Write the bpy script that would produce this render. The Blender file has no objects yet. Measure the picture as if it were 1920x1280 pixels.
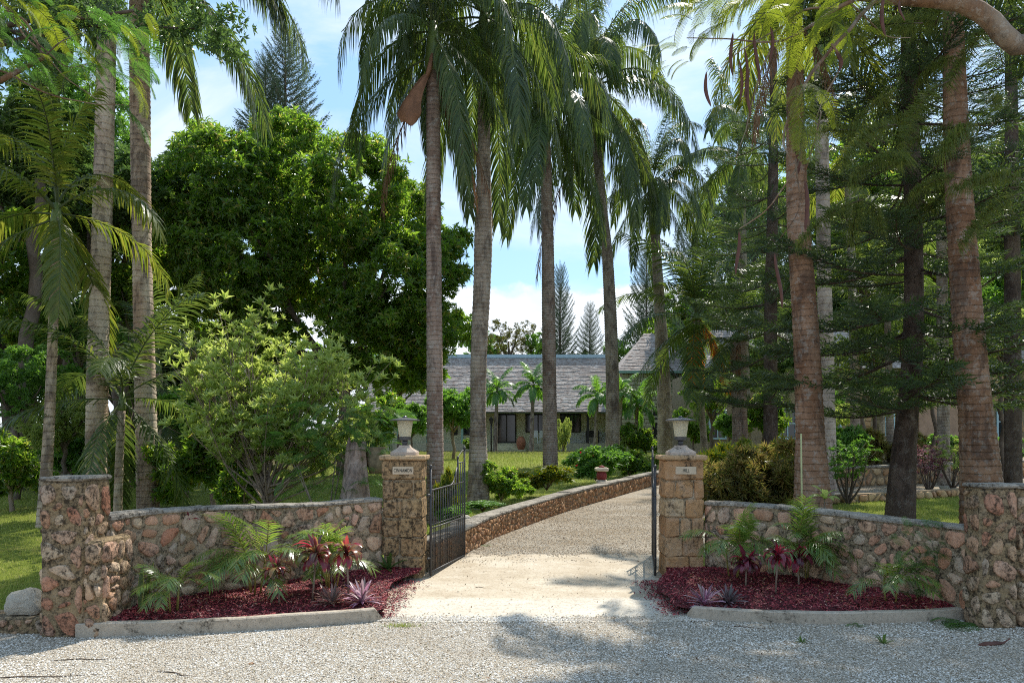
import bpy, math, random
import numpy as np
from mathutils import Vector, Matrix, noise as mnoise
R = math.radians
PI = math.pi
sc = bpy.context.scene
COL = sc.collection

# ------------------------------------------------------------------ camera, sky, sun
F = 1390.0; HZ = 820.0; EYE = 1.7
cam = bpy.data.cameras.new("camera"); camo = bpy.data.objects.new("camera", cam); COL.objects.link(camo)
cam.sensor_width = 36; cam.lens = 36*F/1920; cam.shift_y = (HZ-640)/1920
cam.clip_end = 4000; cam.clip_start = 0.05
camo.location = (0, 0, EYE); camo.rotation_euler = (R(90), 0, 0)
sc.camera = camo
SUN = Vector((0.40, 0.80, 1.20)).normalized()
w = bpy.data.worlds.new("World"); sc.world = w; w.use_nodes = True
nt = w.node_tree; nt.nodes.clear()
out = nt.nodes.new("ShaderNodeOutputWorld"); bg = nt.nodes.new("ShaderNodeBackground")
sky = nt.nodes.new("ShaderNodeTexSky"); sky.sky_type = 'NISHITA'; sky.sun_disc = False
sky.sun_elevation = math.asin(SUN.z); sky.sun_rotation = math.atan2(SUN.x, SUN.y)
sky.air_density = 1.0; sky.dust_density = 0.6; sky.ozone_density = 1.5
tc = nt.nodes.new("ShaderNodeTexCoord")
def wnoise(scale, det, rough, loc, sc3=(1,1,2.2), dist=0.3):
    mp = nt.nodes.new("ShaderNodeMapping"); mp.inputs['Location'].default_value = loc; mp.inputs['Scale'].default_value = sc3
    nz = nt.nodes.new("ShaderNodeTexNoise"); nz.inputs['Scale'].default_value = scale; nz.inputs['Detail'].default_value = det
    nz.inputs['Roughness'].default_value = rough; nz.inputs['Distortion'].default_value = dist
    nt.links.new(tc.outputs['Generated'], mp.inputs['Vector']); nt.links.new(mp.outputs['Vector'], nz.inputs['Vector'])
    return nz.outputs['Fac']
def wramp(fac, a, b, ca=(0,0,0,1), cb=(1,1,1,1)):
    r = nt.nodes.new("ShaderNodeValToRGB"); r.color_ramp.elements[0].position = a; r.color_ramp.elements[1].position = b
    r.color_ramp.elements[0].color = ca; r.color_ramp.elements[1].color = cb
    nt.links.new(fac, r.inputs['Fac']); return r.outputs['Color']
def wmath(op, a, b):
    m = nt.nodes.new("ShaderNodeMath"); m.operation = op
    for i, v in enumerate((a, b)):
        if isinstance(v, (int, float)): m.inputs[i].default_value = v
        else: nt.links.new(v, m.inputs[i])
    m.use_clamp = False; return m.outputs[0]
def wmix(f, a, b):
    m = nt.nodes.new("ShaderNodeMix"); m.data_type = 'RGBA'
    if isinstance(f, (int, float)): m.inputs[0].default_value = f
    else: nt.links.new(f, m.inputs[0])
    for i, v in ((6, a), (7, b)):
        if isinstance(v, tuple): m.inputs[i].default_value = v
        else: nt.links.new(v, m.inputs[i])
    return m.outputs[2]
sep = nt.nodes.new("ShaderNodeSeparateXYZ"); nt.links.new(tc.outputs['Generated'], sep.inputs[0])
# puffy bank low in the sky: its ragged top edge stands at elevation ~13 degrees
edge = wmath('ADD', sep.outputs['Z'], wmath('MULTIPLY', wmath('SUBTRACT', wnoise(7, 7, .62, (3.1, 1.2, .4), (1, 1, 1.6), .1), .5), -0.22))
bank = wramp(edge, .185, .205, (1,1,1,1), (0,0,0,1))
veil = wramp(wnoise(2.2, 8, .6, (.3, 5.2, 1.7), (1, 1, 2.6), .8), .43, .68)
puff = wramp(wnoise(9, 6, .6, (1.1, .2, 3.4), (1, 1, 1.8), .1), .35, .7)
cloudcol = wmix(puff, (4.9, 5.3, 5.9, 1), (6.9, 7.0, 7.1, 1))
blue = wmix(.55, sky.outputs['Color'], (2.3, 4.3, 6.6, 1))
pale = wmix(wmath('MULTIPLY', veil, .78), blue, (5.2, 5.65, 6.2, 1))
col = wmix(wmath('MULTIPLY', bank, .85), pale, cloudcol)
nt.links.new(col, bg.inputs['Color']); bg.inputs['Strength'].default_value = 0.108
nt.links.new(bg.outputs[0], out.inputs['Surface'])
sun = bpy.data.lights.new("sun", 'SUN'); sun.energy = 3.8; sun.angle = R(.55); sun.color = (1, .95, .86)
suno = bpy.data.objects.new("sun", sun); COL.objects.link(suno)
suno.rotation_euler = SUN.to_track_quat('Z', 'Y').to_euler(); suno.location = (10, 20, 30)
sc.view_settings.view_transform = 'Standard'; sc.view_settings.look = 'None'
sc.view_settings.exposure = 0.88; sc.view_settings.gamma = 1
try: sc.view_settings.use_curve_mapping = False
except Exception: pass
sc.render.engine = 'CYCLES'
cy = sc.cycles
cy.max_bounces = 9; cy.diffuse_bounces = 7; cy.sample_clamp_indirect = 4; cy.glossy_bounces = 2; cy.transmission_bounces = 4; cy.transparent_max_bounces = 4
cy.use_denoising = False; cy.filter_width = 1.05; cy.caustics_reflective = False; cy.caustics_refractive = False
try: cy.denoiser = 'OPENIMAGEDENOISE'
except Exception: pass

# ------------------------------------------------------------------ helpers
rnd = random.Random(7)
def H(x, y):
    """height of the ground: level at the gate, rising gently to the lawn"""
    if y < 9: return 0.0
    if y > 30: return 0.7
    return (y-9)/30.0
def at(px, py, d): return Vector(((px-960)/F*d, d, EYE-(py-HZ)/F*d))
def gnd(px, py, z=None):
    d = 8.0
    for _ in range(60):
        h = H(0, d) if z is None else z
        d2 = (EYE-h)*F/max(py-HZ, 4); d = .5*d+.5*d2
    x = (px-960)/F*d
    return Vector((x, d, H(x, d)))
def gx(px, d): return (px-960)/F*d
def zz(py, d): return EYE-(py-HZ)/F*d

def mesh_np(name, V, faces=None, loops=None, counts=None, mats=(), midx=None, smooth=False):
    me = bpy.data.meshes.new(name)
    V = np.asarray(V, dtype=np.float32)
    if faces is not None:
        counts = np.array([len(f) for f in faces], dtype=np.int32)
        loops = np.array([i for f in faces for i in f], dtype=np.int32)
    starts = np.concatenate(([0], np.cumsum(counts)[:-1])).astype(np.int32)
    me.vertices.add(len(V)); me.vertices.foreach_set("co", V.ravel())
    me.loops.add(len(loops)); me.loops.foreach_set("vertex_index", loops.astype(np.int32))
    me.polygons.add(len(counts)); me.polygons.foreach_set("loop_start", starts)
    try: me.polygons.foreach_set("loop_total", counts.astype(np.int32))
    except Exception: pass
    for m in mats: me.materials.append(m)
    if midx is not None: me.polygons.foreach_set("material_index", np.asarray(midx, dtype=np.int32))
    me.polygons.foreach_set("use_smooth", np.full(len(counts), bool(smooth)))
    me.update(calc_edges=True); me.validate(verbose=False)
    return me
def obj(name, me, parent=None, loc=(0,0,0), rot=(0,0,0), scale=(1,1,1), **kw):
    o = bpy.data.objects.new(name, me); COL.objects.link(o)
    o.location = loc; o.rotation_euler = rot
    o.scale = scale if isinstance(scale, (tuple, list, Vector)) else (scale,)*3
    if parent: o.parent = parent
    for k, v in kw.items():
        if v is not None: o[k] = v
    return o
def thing(name, label, cat, loc=(0,0,0), rotz=0, group=None, me=None, scale=(1,1,1)):
    return obj(name, me, None, loc, (0, 0, rotz), scale, label=label, category=cat, group=group)
def struct(name, me): return obj(name, me, kind='structure')

class MB:
    """collects simple shapes; build() links them as one mesh object"""
    def __init__(s): s.V = []; s.Fc = []; s.M = []; s.mi = 0
    def add(s, V, Fc):
        b = len(s.V); s.V += [tuple(v) for v in V]; s.Fc += [tuple(b+i for i in f) for f in Fc]; s.M += [s.mi]*len(Fc)
    def box(s, x0, x1, y0, y1, z0, z1, jit=0, rng=None):
        V = [(x, y, z) for z in (z0, z1) for x, y in ((x0,y0),(x1,y0),(x1,y1),(x0,y1))]
        if jit: V = [tuple(c+(rng or rnd).uniform(-jit, jit) for c in v) for v in V]
        s.add(V, [(3,2,1,0),(4,5,6,7),(0,1,5,4),(1,2,6,5),(2,3,7,6),(3,0,4,7)])
    def bevbox(s, x0, x1, y0, y1, z0, z1, b, jit=0, rng=None):
        r = rng or rnd
        V = []
        for z, i in ((z0, b), (z0+b, 0), (z1-b, 0), (z1, b)):
            for x, y in ((x0+i+b,y0+i),(x1-i-b,y0+i),(x1-i,y0+i+b),(x1-i,y1-i-b),(x1-i-b,y1-i),(x0+i+b,y1-i),(x0+i,y1-i-b),(x0+i,y0+i+b)):
                V.append((x+r.uniform(-jit,jit), y+r.uniform(-jit,jit), z+r.uniform(-jit,jit)))
        Fc = [tuple(range(7,-1,-1)), tuple(range(24,32))]
        for k in range(3):
            for i in range(8): Fc.append((k*8+i, k*8+(i+1)%8, (k+1)*8+(i+1)%8, (k+1)*8+i))
        s.add(V, Fc)
    def tube(s, pts, rad, n=8, cap=True, ry=1.0):
        pts = [Vector(p) for p in pts]
        if not isinstance(rad, (list, tuple)): rad = [rad]*len(pts)
        V = []; prev = None
        for i, p in enumerate(pts):
            t = (pts[min(i+1, len(pts)-1)]-pts[max(i-1, 0)])
            t = t.normalized() if t.length > 1e-9 else Vector((0,0,1))
            if prev is None:
                u = t.orthogonal().normalized()
                if abs(t.z) > .9: u = Vector((1,0,0)); u = (u - t*u.dot(t)).normalized()
            else: u = (prev - t*prev.dot(t)).normalized()
            prev = u; v = t.cross(u)
            for k in range(n):
                a = 2*PI*k/n; V.append(p + (u*math.cos(a) + v*math.sin(a)*ry)*rad[i])
        Fc = []
        for i in range(len(pts)-1):
            for k in range(n): Fc.append((i*n+k, i*n+(k+1)%n, (i+1)*n+(k+1)%n, (i+1)*n+k))
        if cap: Fc.append(tuple(range(n-1,-1,-1))); Fc.append(tuple((len(pts)-1)*n+k for k in range(n)))
        s.add(V, Fc)
    def lathe(s, prof, c=(0,0,0), n=20, a0=0, sq=False):
        V = []
        for r, z in prof:
            for k in range(n):
                a = a0+2*PI*k/n; V.append((c[0]+r*math.cos(a), c[1]+r*math.sin(a), c[2]+z))
        Fc = []
        for i in range(len(prof)-1):
            for k in range(n): Fc.append((i*n+k, i*n+(k+1)%n, (i+1)*n+(k+1)%n, (i+1)*n+k))
        Fc.append(tuple(range(n-1,-1,-1))); Fc.append(tuple((len(prof)-1)*n+k for k in range(n)))
        s.add(V, Fc)
    def me(s, name, mats, smooth=False):
        if not isinstance(mats, (list, tuple)): mats = [mats]
        return mesh_np(name, s.V, s.Fc, mats=mats, midx=s.M, smooth=smooth)

def merge(V, loops, counts, Mats, tmid=None):
    """many transformed copies (Mats: k x 4 x 4) of one small template as flat arrays"""
    V = np.asarray(V, float); k = len(Mats)
    A = np.einsum('kij,nj->kni', Mats[:, :3, :3], V) + Mats[:, None, :3, 3]
    n = len(V)
    L = (np.asarray(loops)[None, :] + (np.arange(k)*n)[:, None]).ravel()
    return A.reshape(-1, 3), L, np.tile(np.asarray(counts), k), (np.tile(np.asarray(tmid), k) if tmid is not None else None)
def flat(faces): return np.array([i for f in faces for i in f]), np.array([len(f) for f in faces])
def frames(P, Z, scale, rng, spin=True):
    """matrices at points P whose local z axis is Z, turned at random about it"""
    P = np.asarray(P); Z = np.asarray(Z); Z = Z/np.linalg.norm(Z, axis=1, keepdims=True)
    a = rng.normal(size=Z.shape); X = a - Z*(a*Z).sum(1, keepdims=True); X /= np.linalg.norm(X, axis=1, keepdims=True)
    Y = np.cross(Z, X)
    M = np.zeros((len(P), 4, 4)); s = np.asarray(scale).reshape(-1, 1)
    M[:, :3, 0] = X*s; M[:, :3, 1] = Y*s; M[:, :3, 2] = Z*s; M[:, :3, 3] = P; M[:, 3, 3] = 1
    return M

# ------------------------------------------------------------------ materials
class NT:
    def __init__(s, name):
        s.m = bpy.data.materials.new(name); s.m.use_nodes = True; s.t = s.m.node_tree; s.t.nodes.clear()
        s.o = s.n("ShaderNodeOutputMaterial"); s.geo = s.n("ShaderNodeNewGeometry"); s.tc = s.n("ShaderNodeTexCoord")
        s.pos = s.geo.outputs['Position']
    def n(s, t): return s.t.nodes.new(t)
    def l(s, a, b): s.t.links.new(a, b)
    def put(s, sock, v):
        if isinstance(v, bpy.types.NodeSocket): s.l(v, sock)
        else: sock.default_value = v
    def noise(s, scale, det=4, rough=.55, vec=None, dist=0, stretch=None, out='Fac'):
        vec = vec or s.pos
        if stretch:
            mp = s.n("ShaderNodeMapping"); mp.inputs['Scale'].default_value = stretch; s.l(vec, mp.inputs[0]); vec = mp.outputs[0]
        n = s.n("ShaderNodeTexNoise"); n.inputs['Scale'].default_value = scale; n.inputs['Detail'].default_value = det
        n.inputs['Roughness'].default_value = rough; n.inputs['Distortion'].default_value = dist; s.l(vec, n.inputs['Vector']); return n.outputs[out]
    def vor(s, scale, feat='F1', vec=None, out='Distance', stretch=None):
        vec = vec or s.pos
        if stretch:
            mp = s.n("ShaderNodeMapping"); mp.inputs['Scale'].default_value = stretch; s.l(vec, mp.inputs[0]); vec = mp.outputs[0]
        n = s.n("ShaderNodeTexVoronoi"); n.feature = feat; n.inputs['Scale'].default_value = scale; s.l(vec, n.inputs['Vector']); return n.outputs[out]
    def ramp(s, fac, stops):
        r = s.n("ShaderNodeValToRGB"); e = r.color_ramp.elements
        while len(e) < len(stops): e.new(.5)
        for k, (p, c) in enumerate(stops):
            e[k].position = p; e[k].color = (*c, 1) if isinstance(c, (tuple, list)) else (c, c, c, 1)
        s.l(fac, r.inputs[0]); return r.outputs[0]
    def mix(s, f, a, b, mode='MIX'):
        m = s.n("ShaderNodeMix"); m.data_type = 'RGBA'; m.blend_type = mode
        s.put(m.inputs[0], f)
        for i, v in ((6, a), (7, b)):
            if isinstance(v, (tuple, list)): v = (*v[:3], 1)
            s.put(m.inputs[i], v)
        return m.outputs[2]
    def math(s, op, a, b=0, clamp=False):
        m = s.n("ShaderNodeMath"); m.operation = op; m.use_clamp = clamp; s.put(m.inputs[0], a); s.put(m.inputs[1], b); return m.outputs[0]
    def sep(s, v=None):
        x = s.n("ShaderNodeSeparateXYZ"); s.l(v or s.pos, x.inputs[0]); return x.outputs
    def bump(s, h, strength=.5, dist=.02):
        b = s.n("ShaderNodeBump"); b.inputs['Strength'].default_value = strength; b.inputs['Distance'].default_value = dist; s.l(h, b.inputs['Height']); return b.outputs[0]
    def pr(s, col, rough=.8, spec=.3, normal=None, metal=0, **kw):
        p = s.n("ShaderNodeBsdfPrincipled")
        if isinstance(col, (tuple, list)): col = (*col[:3], 1)
        s.put(p.inputs['Base Color'], col); s.put(p.inputs['Roughness'], rough); s.put(p.inputs['Specular IOR Level'], spec); p.inputs['Metallic'].default_value = metal
        if normal: s.l(normal, p.inputs['Normal'])
        return p.outputs[0]
    def done(s, sh): s.l(sh, s.o.inputs['Surface']); return s.m

def leafmat(name, cols, trans=.4, rough=.42, spec=.5, tcol=None, island=True):
    n = NT(name)
    r = n.geo.outputs['Random Per Island']
    c = n.ramp(r, [(i/max(1, len(cols)-1), c) for i, c in enumerate(cols)])
    oi = n.n("ShaderNodeObjectInfo")
    c = n.mix(n.math('MULTIPLY', n.math('SUBTRACT', oi.outputs['Random'], 0.0), .25), c, tuple(x*.55 for x in cols[0]))
    p = n.pr(c, rough, spec)
    t = n.n("ShaderNodeBsdfTranslucent")
    hs = n.n("ShaderNodeHueSaturation"); hs.inputs['Hue'].default_value = .485; hs.inputs['Saturation'].default_value = 1.1; hs.inputs['Value'].default_value = 2.3
    n.l(c, hs.inputs['Color']); n.l(hs.outputs[0], t.inputs['Color'])
    m = n.n("ShaderNodeMixShader"); m.inputs[0].default_value = trans; n.l(p, m.inputs[1]); n.l(t.outputs[0], m.inputs[2])
    return n.done(m.outputs[0])
M = {}
M['palm'] = leafmat('palm_leaf', [(.04,.068,.018), (.058,.098,.022), (.095,.14,.03), (.05,.085,.024), (.13,.155,.035)], .42, .42, .45)
M['palm_young'] = leafmat('palm_leaf_yellow', [(0.081,0.127,0.023), (0.127,0.161,0.029), (0.161,0.172,0.034)], .5, .4)
M['areca'] = leafmat('areca_leaf', [(0.075,0.150,0.033), (0.125,0.213,0.044), (0.213,0.275,0.055), (0.100,0.175,0.039)], .38, .27, .75)
M['palm_dead'] = leafmat('palm_leaf_dead', [(0.130,0.072,0.039), (0.208,0.117,0.065), (0.260,0.182,0.117)], .25, .8, .1)
M['palm_orange'] = leafmat('palm_leaf_orange', [(.42,.13,.03), (.38,.2,.05), (.24,.09,.03), (.14,.14,.03)], .45, .6, .2)
M['palm_grey'] = leafmat('palm_leaf_grey', [(.2,.2,.2), (.28,.27,.28)], .2, .8, .1)
M['broad'] = leafmat('broad_leaf', [(.05,.105,.018), (.09,.18,.026), (.13,.235,.035), (.07,.15,.024), (.17,.26,.04), (.12,.22,.035), (.17,.26,.05), (.28,.24,.06)], .60, .32, .6)
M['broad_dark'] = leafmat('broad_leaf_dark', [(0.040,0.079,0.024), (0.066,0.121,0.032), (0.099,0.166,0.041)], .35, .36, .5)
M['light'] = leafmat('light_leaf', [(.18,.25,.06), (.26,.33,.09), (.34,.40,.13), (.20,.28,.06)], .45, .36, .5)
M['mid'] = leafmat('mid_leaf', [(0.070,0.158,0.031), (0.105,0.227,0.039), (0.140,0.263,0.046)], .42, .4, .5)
M['fern'] = leafmat('fern_leaf', [(0.061,0.135,0.030), (0.081,0.182,0.038), (0.068,0.162,0.034)], .42, .5, .35)
M['fern_y'] = leafmat('fern_leaf_yellow', [(.12,.16,.025), (.15,.19,.03), (.09,.13,.02)], .5, .5, .3)
M['olive'] = leafmat('olive_leaf', [(.08,.09,.02), (.12,.11,.025), (.10,.12,.025), (.06,.08,.02)], .4, .5, .3)
M['pine'] = leafmat('pine_needle', [(.028,.052,.016), (.045,.078,.02), (.07,.105,.028)], .34, .45, .4)
M['pine_hang'] = leafmat('casuarina_needle', [(.07,.10,.025), (.10,.13,.03), (.15,.16,.04)], .4, .6, .2)
M['pine_far'] = leafmat('pine_needle_far', [(.045,.078,.035), (.06,.095,.045)], .25, .6, .3)  # needle colour for far pines, with distance haze put into the tone
M['croton'] = leafmat('croton_leaf', [(.11,.14,.035), (.17,.16,.04), (.25,.19,.06), (.13,.17,.045), (.24,.23,.07), (.15,.10,.035), (.32,.27,.12)], .42, .38, .5)
M['croton_y'] = leafmat('croton_leaf_yellow', [(.05,.10,.02), (.10,.16,.02), (.34,.30,.03), (.06,.12,.02), (.2,.22,.03)], .4, .38, .5)
M['ti_red'] = leafmat('ti_leaf_red', [(.10,.012,.02), (.30,.015,.03), (.06,.02,.025), (.28,.10,.02), (.08,.09,.02), (.42,.26,.03), (.16,.02,.03)], .38, .28, .7)
M['ti_dark'] = leafmat('ti_leaf_dark', [(.045,.01,.022), (.09,.012,.03), (.03,.015,.02), (.28,.012,.03), (.06,.015,.025)], .3, .28, .7)
M['rhoeo'] = leafmat('rhoeo_leaf', [(.30,.12,.2), (.42,.25,.32), (.2,.06,.12), (.16,.15,.1), (.45,.3,.36)], .25, .4, .5)
M['rhoeo_or'] = leafmat('rhoeo_leaf_bronze', [(.12,.05,.06), (.3,.14,.1), (.08,.07,.05), (.36,.24,.22)], .25, .4, .5)
M['purple_g'] = leafmat('dracaena_leaf', [(.16,.05,.07), (.25,.12,.13), (.09,.06,.04), (.3,.2,.18)], .35, .35, .6)

def simple(name, col, rough=.7, spec=.3, var=.25, scale=12, bump=.3, metal=0, bd=.01):
    n = NT(name); f = n.noise(scale, 5, .6)
    c = n.ramp(f, [(.25, tuple(x*(1-var) for x in col)), (.75, tuple(min(1, x*(1+var)) for x in col))])
    return n.done(n.pr(c, rough, spec, n.bump(n.noise(scale*4, 4), bump, bd) if bump else None, metal))
M['iron'] = simple('black_iron', (.035,.034,.035), .5, .5, .5, 30, .3)
M['iron2'] = simple('lantern_metal', (.05,.05,.055), .35, .6, .2, 20, .1)
M['rachis'] = simple('rachis', (.07,.09,.03), .6, .3, .3, 8, .1)
M['rachis_dead'] = simple('rachis_dead', (.16,.10,.06), .8, .2, .3, 8, .1)
M['yellowstem'] = simple('cane_stem', (.22,.19,.05), .5, .4, .4, 20, .1)
M['crownshaft'] = simple('crownshaft_green', (.10,.14,.035), .4, .4, .35, 3, .1)
M['husk'] = simple('palm_husk', (.21,.105,.06), .7, .25, .4, 5, .5, 0, .02)
M['pod'] = simple('seed_pod', (.10,.04,.028), .6, .3, .4, 9, .3)
def barkmat(name, c1, c2, c3, scale=5, rings=0, lich=.0, ringdark=.5, bd=.02):
    n = NT(name); z = n.sep()[2]
    big = n.noise(scale*.7, 7, .68, stretch=(1,1,.35), dist=.4); fine = n.noise(scale*6, 6, .65, stretch=(1,1,.6))
    c = n.ramp(big, [(.32, c1), (.5, c2), (.68, c3)])
    c = n.mix(n.math('MULTIPLY', fine, .75), c, tuple(x*.35 for x in c1), 'MIX')
    h = fine
    c = n.mix(n.ramp(n.noise(1.3, 5, .6, dist=.8), [(.40, 0.0), (.62, .55)]), c, tuple(min(.7, x*1.18) for x in c3))
    c = n.mix(n.ramp(n.noise(.9, 6, .7, stretch=(2,2,.5), dist=.5), [(.50, 0.0), (.66, .5)]), c, tuple(x*.45 for x in c1))
    if rings:
        wob = n.noise(1.6, 4, .6, stretch=(1,1,1.5))
        zz_ = n.math('ADD', n.math('MULTIPLY', z, rings*1.5), n.math('MULTIPLY', wob, 1.1))
        fr = n.math('FRACT', zz_)
        ring = n.ramp(fr, [(0, 0.0), (.13, 1.0), (.80, .8), (1, 0.0)])
        jag = n.ramp(n.noise(22, 4, .7, stretch=(1,1,.25)), [(.38, 0.0), (.55, 1.0)])
        m = n.mix(jag, ring, (1,1,1))
        c = n.mix(n.math('MULTIPLY', n.math('SUBTRACT', 1.0, m), ringdark, True), c, (.05,.035,.025))
        h = n.math('ADD', n.math('MULTIPLY', fine, .5), n.math('MULTIPLY', ring, .8))
    if lich:
        lm = n.ramp(n.noise(9, 6, .75), [(.57-.1*lich, 0.0), (.62-.1*lich, 1.0)])
        c = n.mix(n.math('MULTIPLY', lm, lich), c, (.42,.40,.36))
        dk = n.ramp(n.noise(3.1, 7, .75, dist=.6, stretch=(1,1,.4)), [(.50, 0.0), (.60, 1.0)])
        c = n.mix(n.math('MULTIPLY', dk, .6), c, (.045,.032,.028))
    return n.done(n.pr(c, .88, .15, n.bump(h, .75, bd)))
M['bark_grey'] = barkmat('palm_bark_grey', (.24,.175,.13), (.34,.26,.20), (.42,.35,.28), 5, 7.5, .4)
M['bark_tan'] = barkmat('palm_bark_tan', (0.432,0.287,0.189), (0.564,0.402,0.281), (0.648,0.517,0.389), 4, 5.0, .2, .85)
M['bark_red'] = barkmat('palm_bark_red', (.20,.095,.05), (.31,.165,.095), (.38,.24,.16), 5, 6.5, .35, .7)
M['bark_light'] = barkmat('palm_bark_light', (.42,.30,.24), (.5,.4,.33), (.55,.46,.4), 5, 4, .3, .5)
M['bark_mid'] = barkmat('palm_bark_brown', (.23,.14,.10), (.32,.215,.165), (.40,.31,.25), 6, 8, .4, .7)
M['bark_dark'] = barkmat('pine_bark_dark', (.075,.05,.04), (.13,.09,.07), (.2,.15,.12), 12, 0, .2, bd=.06)
M['bark_tree'] = barkmat('tree_bark', (.09,.065,.05), (.14,.105,.08), (.2,.16,.13), 6)
M['bark_shrub'] = barkmat('shrub_bark', (.2,.14,.10), (.3,.22,.16), (.36,.29,.22), 9)
M['bark_orange'] = barkmat('poinciana_bark', (.22,.11,.06), (.32,.19,.11), (.28,.25,.2), 6, 0, .35)

STAIN = (.035,.028,.02)
def stonemat(name, cols, stain=.5, sc_=1.0, light=.3, bump=.9):
    """one stone of a weathered wall: own tint, mineral grain, black lichen and pale lime"""
    n = NT(name); oi = n.n("ShaderNodeObjectInfo")
    c = n.ramp(oi.outputs['Random'], [(i/(len(cols)-1), k) for i, k in enumerate(cols)])
    g = n.noise(14*sc_, 7, .7); c = n.mix(n.ramp(g, [(.35, 0.0), (.7, .55)]), c, tuple(x*.5 for x in cols[0]))
    c = n.mix(n.ramp(n.noise(5*sc_, 5, .6, dist=.5), [(.5, 0.0), (.72, light)]), c, (.56,.47,.38))
    st = n.ramp(n.noise(2.0*sc_, 8, .78, dist=.35), [(.60-.2*stain, 0.0), (.68-.2*stain, 1.0)])
    sp = n.ramp(n.noise(21*sc_, 5, .75), [(.40, 1.0), (.55, .15)])
    c = n.mix(n.math('MULTIPLY', n.math('MULTIPLY', st, sp), .93), c, STAIN)
    pit = n.ramp(n.noise(60*sc_, 3, .7), [(.3, .7), (.42, 0.0)])
    c = n.mix(pit, c, (.07,.05,.035))
    hgt = n.math('ADD', n.noise(11*sc_, 8, .7), n.math('MULTIPLY', n.noise(60*sc_, 3, .6), .35))
    return n.done(n.pr(c, .92, .12, n.bump(hgt, bump, .035)))
M['rubble'] = stonemat('pink_rubble_stone', [(0.541,0.245,0.143), (0.707,0.490,0.319), (0.666,0.353,0.227), (0.749,0.608,0.420), (0.458,0.323,0.193), (0.728,0.431,0.294), (0.520,0.451,0.336), (0.770,0.568,0.395), (0.624,0.294,0.168), (0.395,0.274,0.168)], .55)
M['rubble_dark'] = stonemat('dark_rubble_stone', [(0.582,0.265,0.160), (0.686,0.490,0.302), (0.458,0.314,0.193), (0.728,0.588,0.403), (0.645,0.372,0.244), (0.520,0.451,0.336)], 1.05, 1.0, .35)
M['ashlar_dark'] = stonemat('stained_block', [(0.506,0.340,0.172), (0.440,0.288,0.155), (0.572,0.371,0.189)], 1.3, 1.0, .3)
M['ashlar'] = stonemat('honey_block', [(.56,.32,.15), (.50,.30,.16), (.60,.40,.23), (.46,.24,.11), (.62,.46,.28)], .42, 1.3, .35, .9)
M['honey'] = stonemat('honey_rubble', [(.52,.34,.17), (.58,.42,.24), (.46,.26,.13), (.55,.32,.19)], .1, 1.0, .3, .6)
M['drive_stone'] = stonemat('drive_wall_stone', [(0.440,0.227,0.112), (0.550,0.330,0.172), (0.396,0.206,0.112), (0.605,0.391,0.224)], .3, 2, .2)
M['house_block'] = stonemat('house_block', [(0.546,0.502,0.325), (0.650,0.594,0.400), (0.481,0.449,0.300)], .1, .6, .2, .4)
M['mortar'] = stonemat('lime_mortar', [(0.458,0.353,0.227), (0.458,0.353,0.227)], .95, 1.3, .5)
M['mortar_dark'] = stonemat('old_mortar', [(0.396,0.288,0.163), (0.396,0.288,0.163)], 1.2, 1.1, .35)
M['mortar_honey'] = stonemat('honey_mortar', [(.34,.26,.17), (.34,.26,.17)], .3, 2, .1)
M['coping'] = stonemat('wall_coping', [(.40,.36,.30), (.40,.36,.30)], .75, 1.6, .5)
M['capstone'] = stonemat('carved_capstone', [(.52,.42,.34), (.56,.46,.38)], .3, 1.6, .5, .4)
M['kerb'] = stonemat('concrete_kerb', [(.47,.40,.31), (.47,.40,.31)], .35, 1.6, .3, .4)
M['boulder'] = stonemat('pale_boulder', [(.52,.47,.38), (.56,.5,.4)], .25, 2.0, .3)

def gravelmat():
    n = NT('white_gravel')
    v = n.vor(75); col = n.vor(75, out='Color'); g = n.sep(col)[0]
    c = n.ramp(g, [(0, (.30,.25,.18)), (.3, (.46,.41,.33)), (.7, (.58,.54,.46)), (1, (.40,.32,.22))])
    c = n.mix(n.ramp(v, [(.45, 0.0), (.75, .85)]), c, (.16,.13,.10))
    big = n.noise(.9, 5, .6); c = n.mix(n.ramp(big, [(.42, 0.0), (.66, .4)]), c, (.36,.29,.20))
    return n.done(n.pr(c, .85, .2, n.bump(n.math('SUBTRACT', 1.0, v), .9, .02)))
M['gravel'] = gravelmat()
def pebblemat():
    n = NT('pebble'); c = n.ramp(n.geo.outputs['Random Per Island'], [(0, (.13,.10,.065)), (.14, (.33,.28,.21)), (.34, (.50,.45,.37)), (.75, (.64,.60,.53)), (1, (.78,.75,.70))])
    big = n.noise(.8, 5, .6); c = n.mix(n.ramp(big, [(.42, 0.0), (.62, .5)]), c, (.30,.225,.14))
    return n.done(n.pr(c, .8, .25))
M['pebble'] = pebblemat()
def drivemat():
    n = NT('drive_gravel')
    v = n.vor(60); col = n.vor(60, out='Color'); g = n.sep(col)[0]
    c = n.ramp(g, [(0, (.36,.30,.22)), (.4, (.52,.45,.35)), (.8, (.60,.54,.44)), (1, (.44,.36,.26))])
    c = n.mix(n.ramp(v, [(.42, 0.0), (.8, .75)]), c, (.16,.12,.08))
    c = n.mix(n.ramp(n.noise(.7, 6, .65, stretch=(.6,1.6,1)), [(.44, 0.0), (.60, .65)]), c, (.27,.20,.12))
    return n.done(n.pr(c, .88, .15, n.bump(n.math('SUBTRACT', 1.0, v), .9, .03)))
M['drive'] = drivemat()
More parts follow.
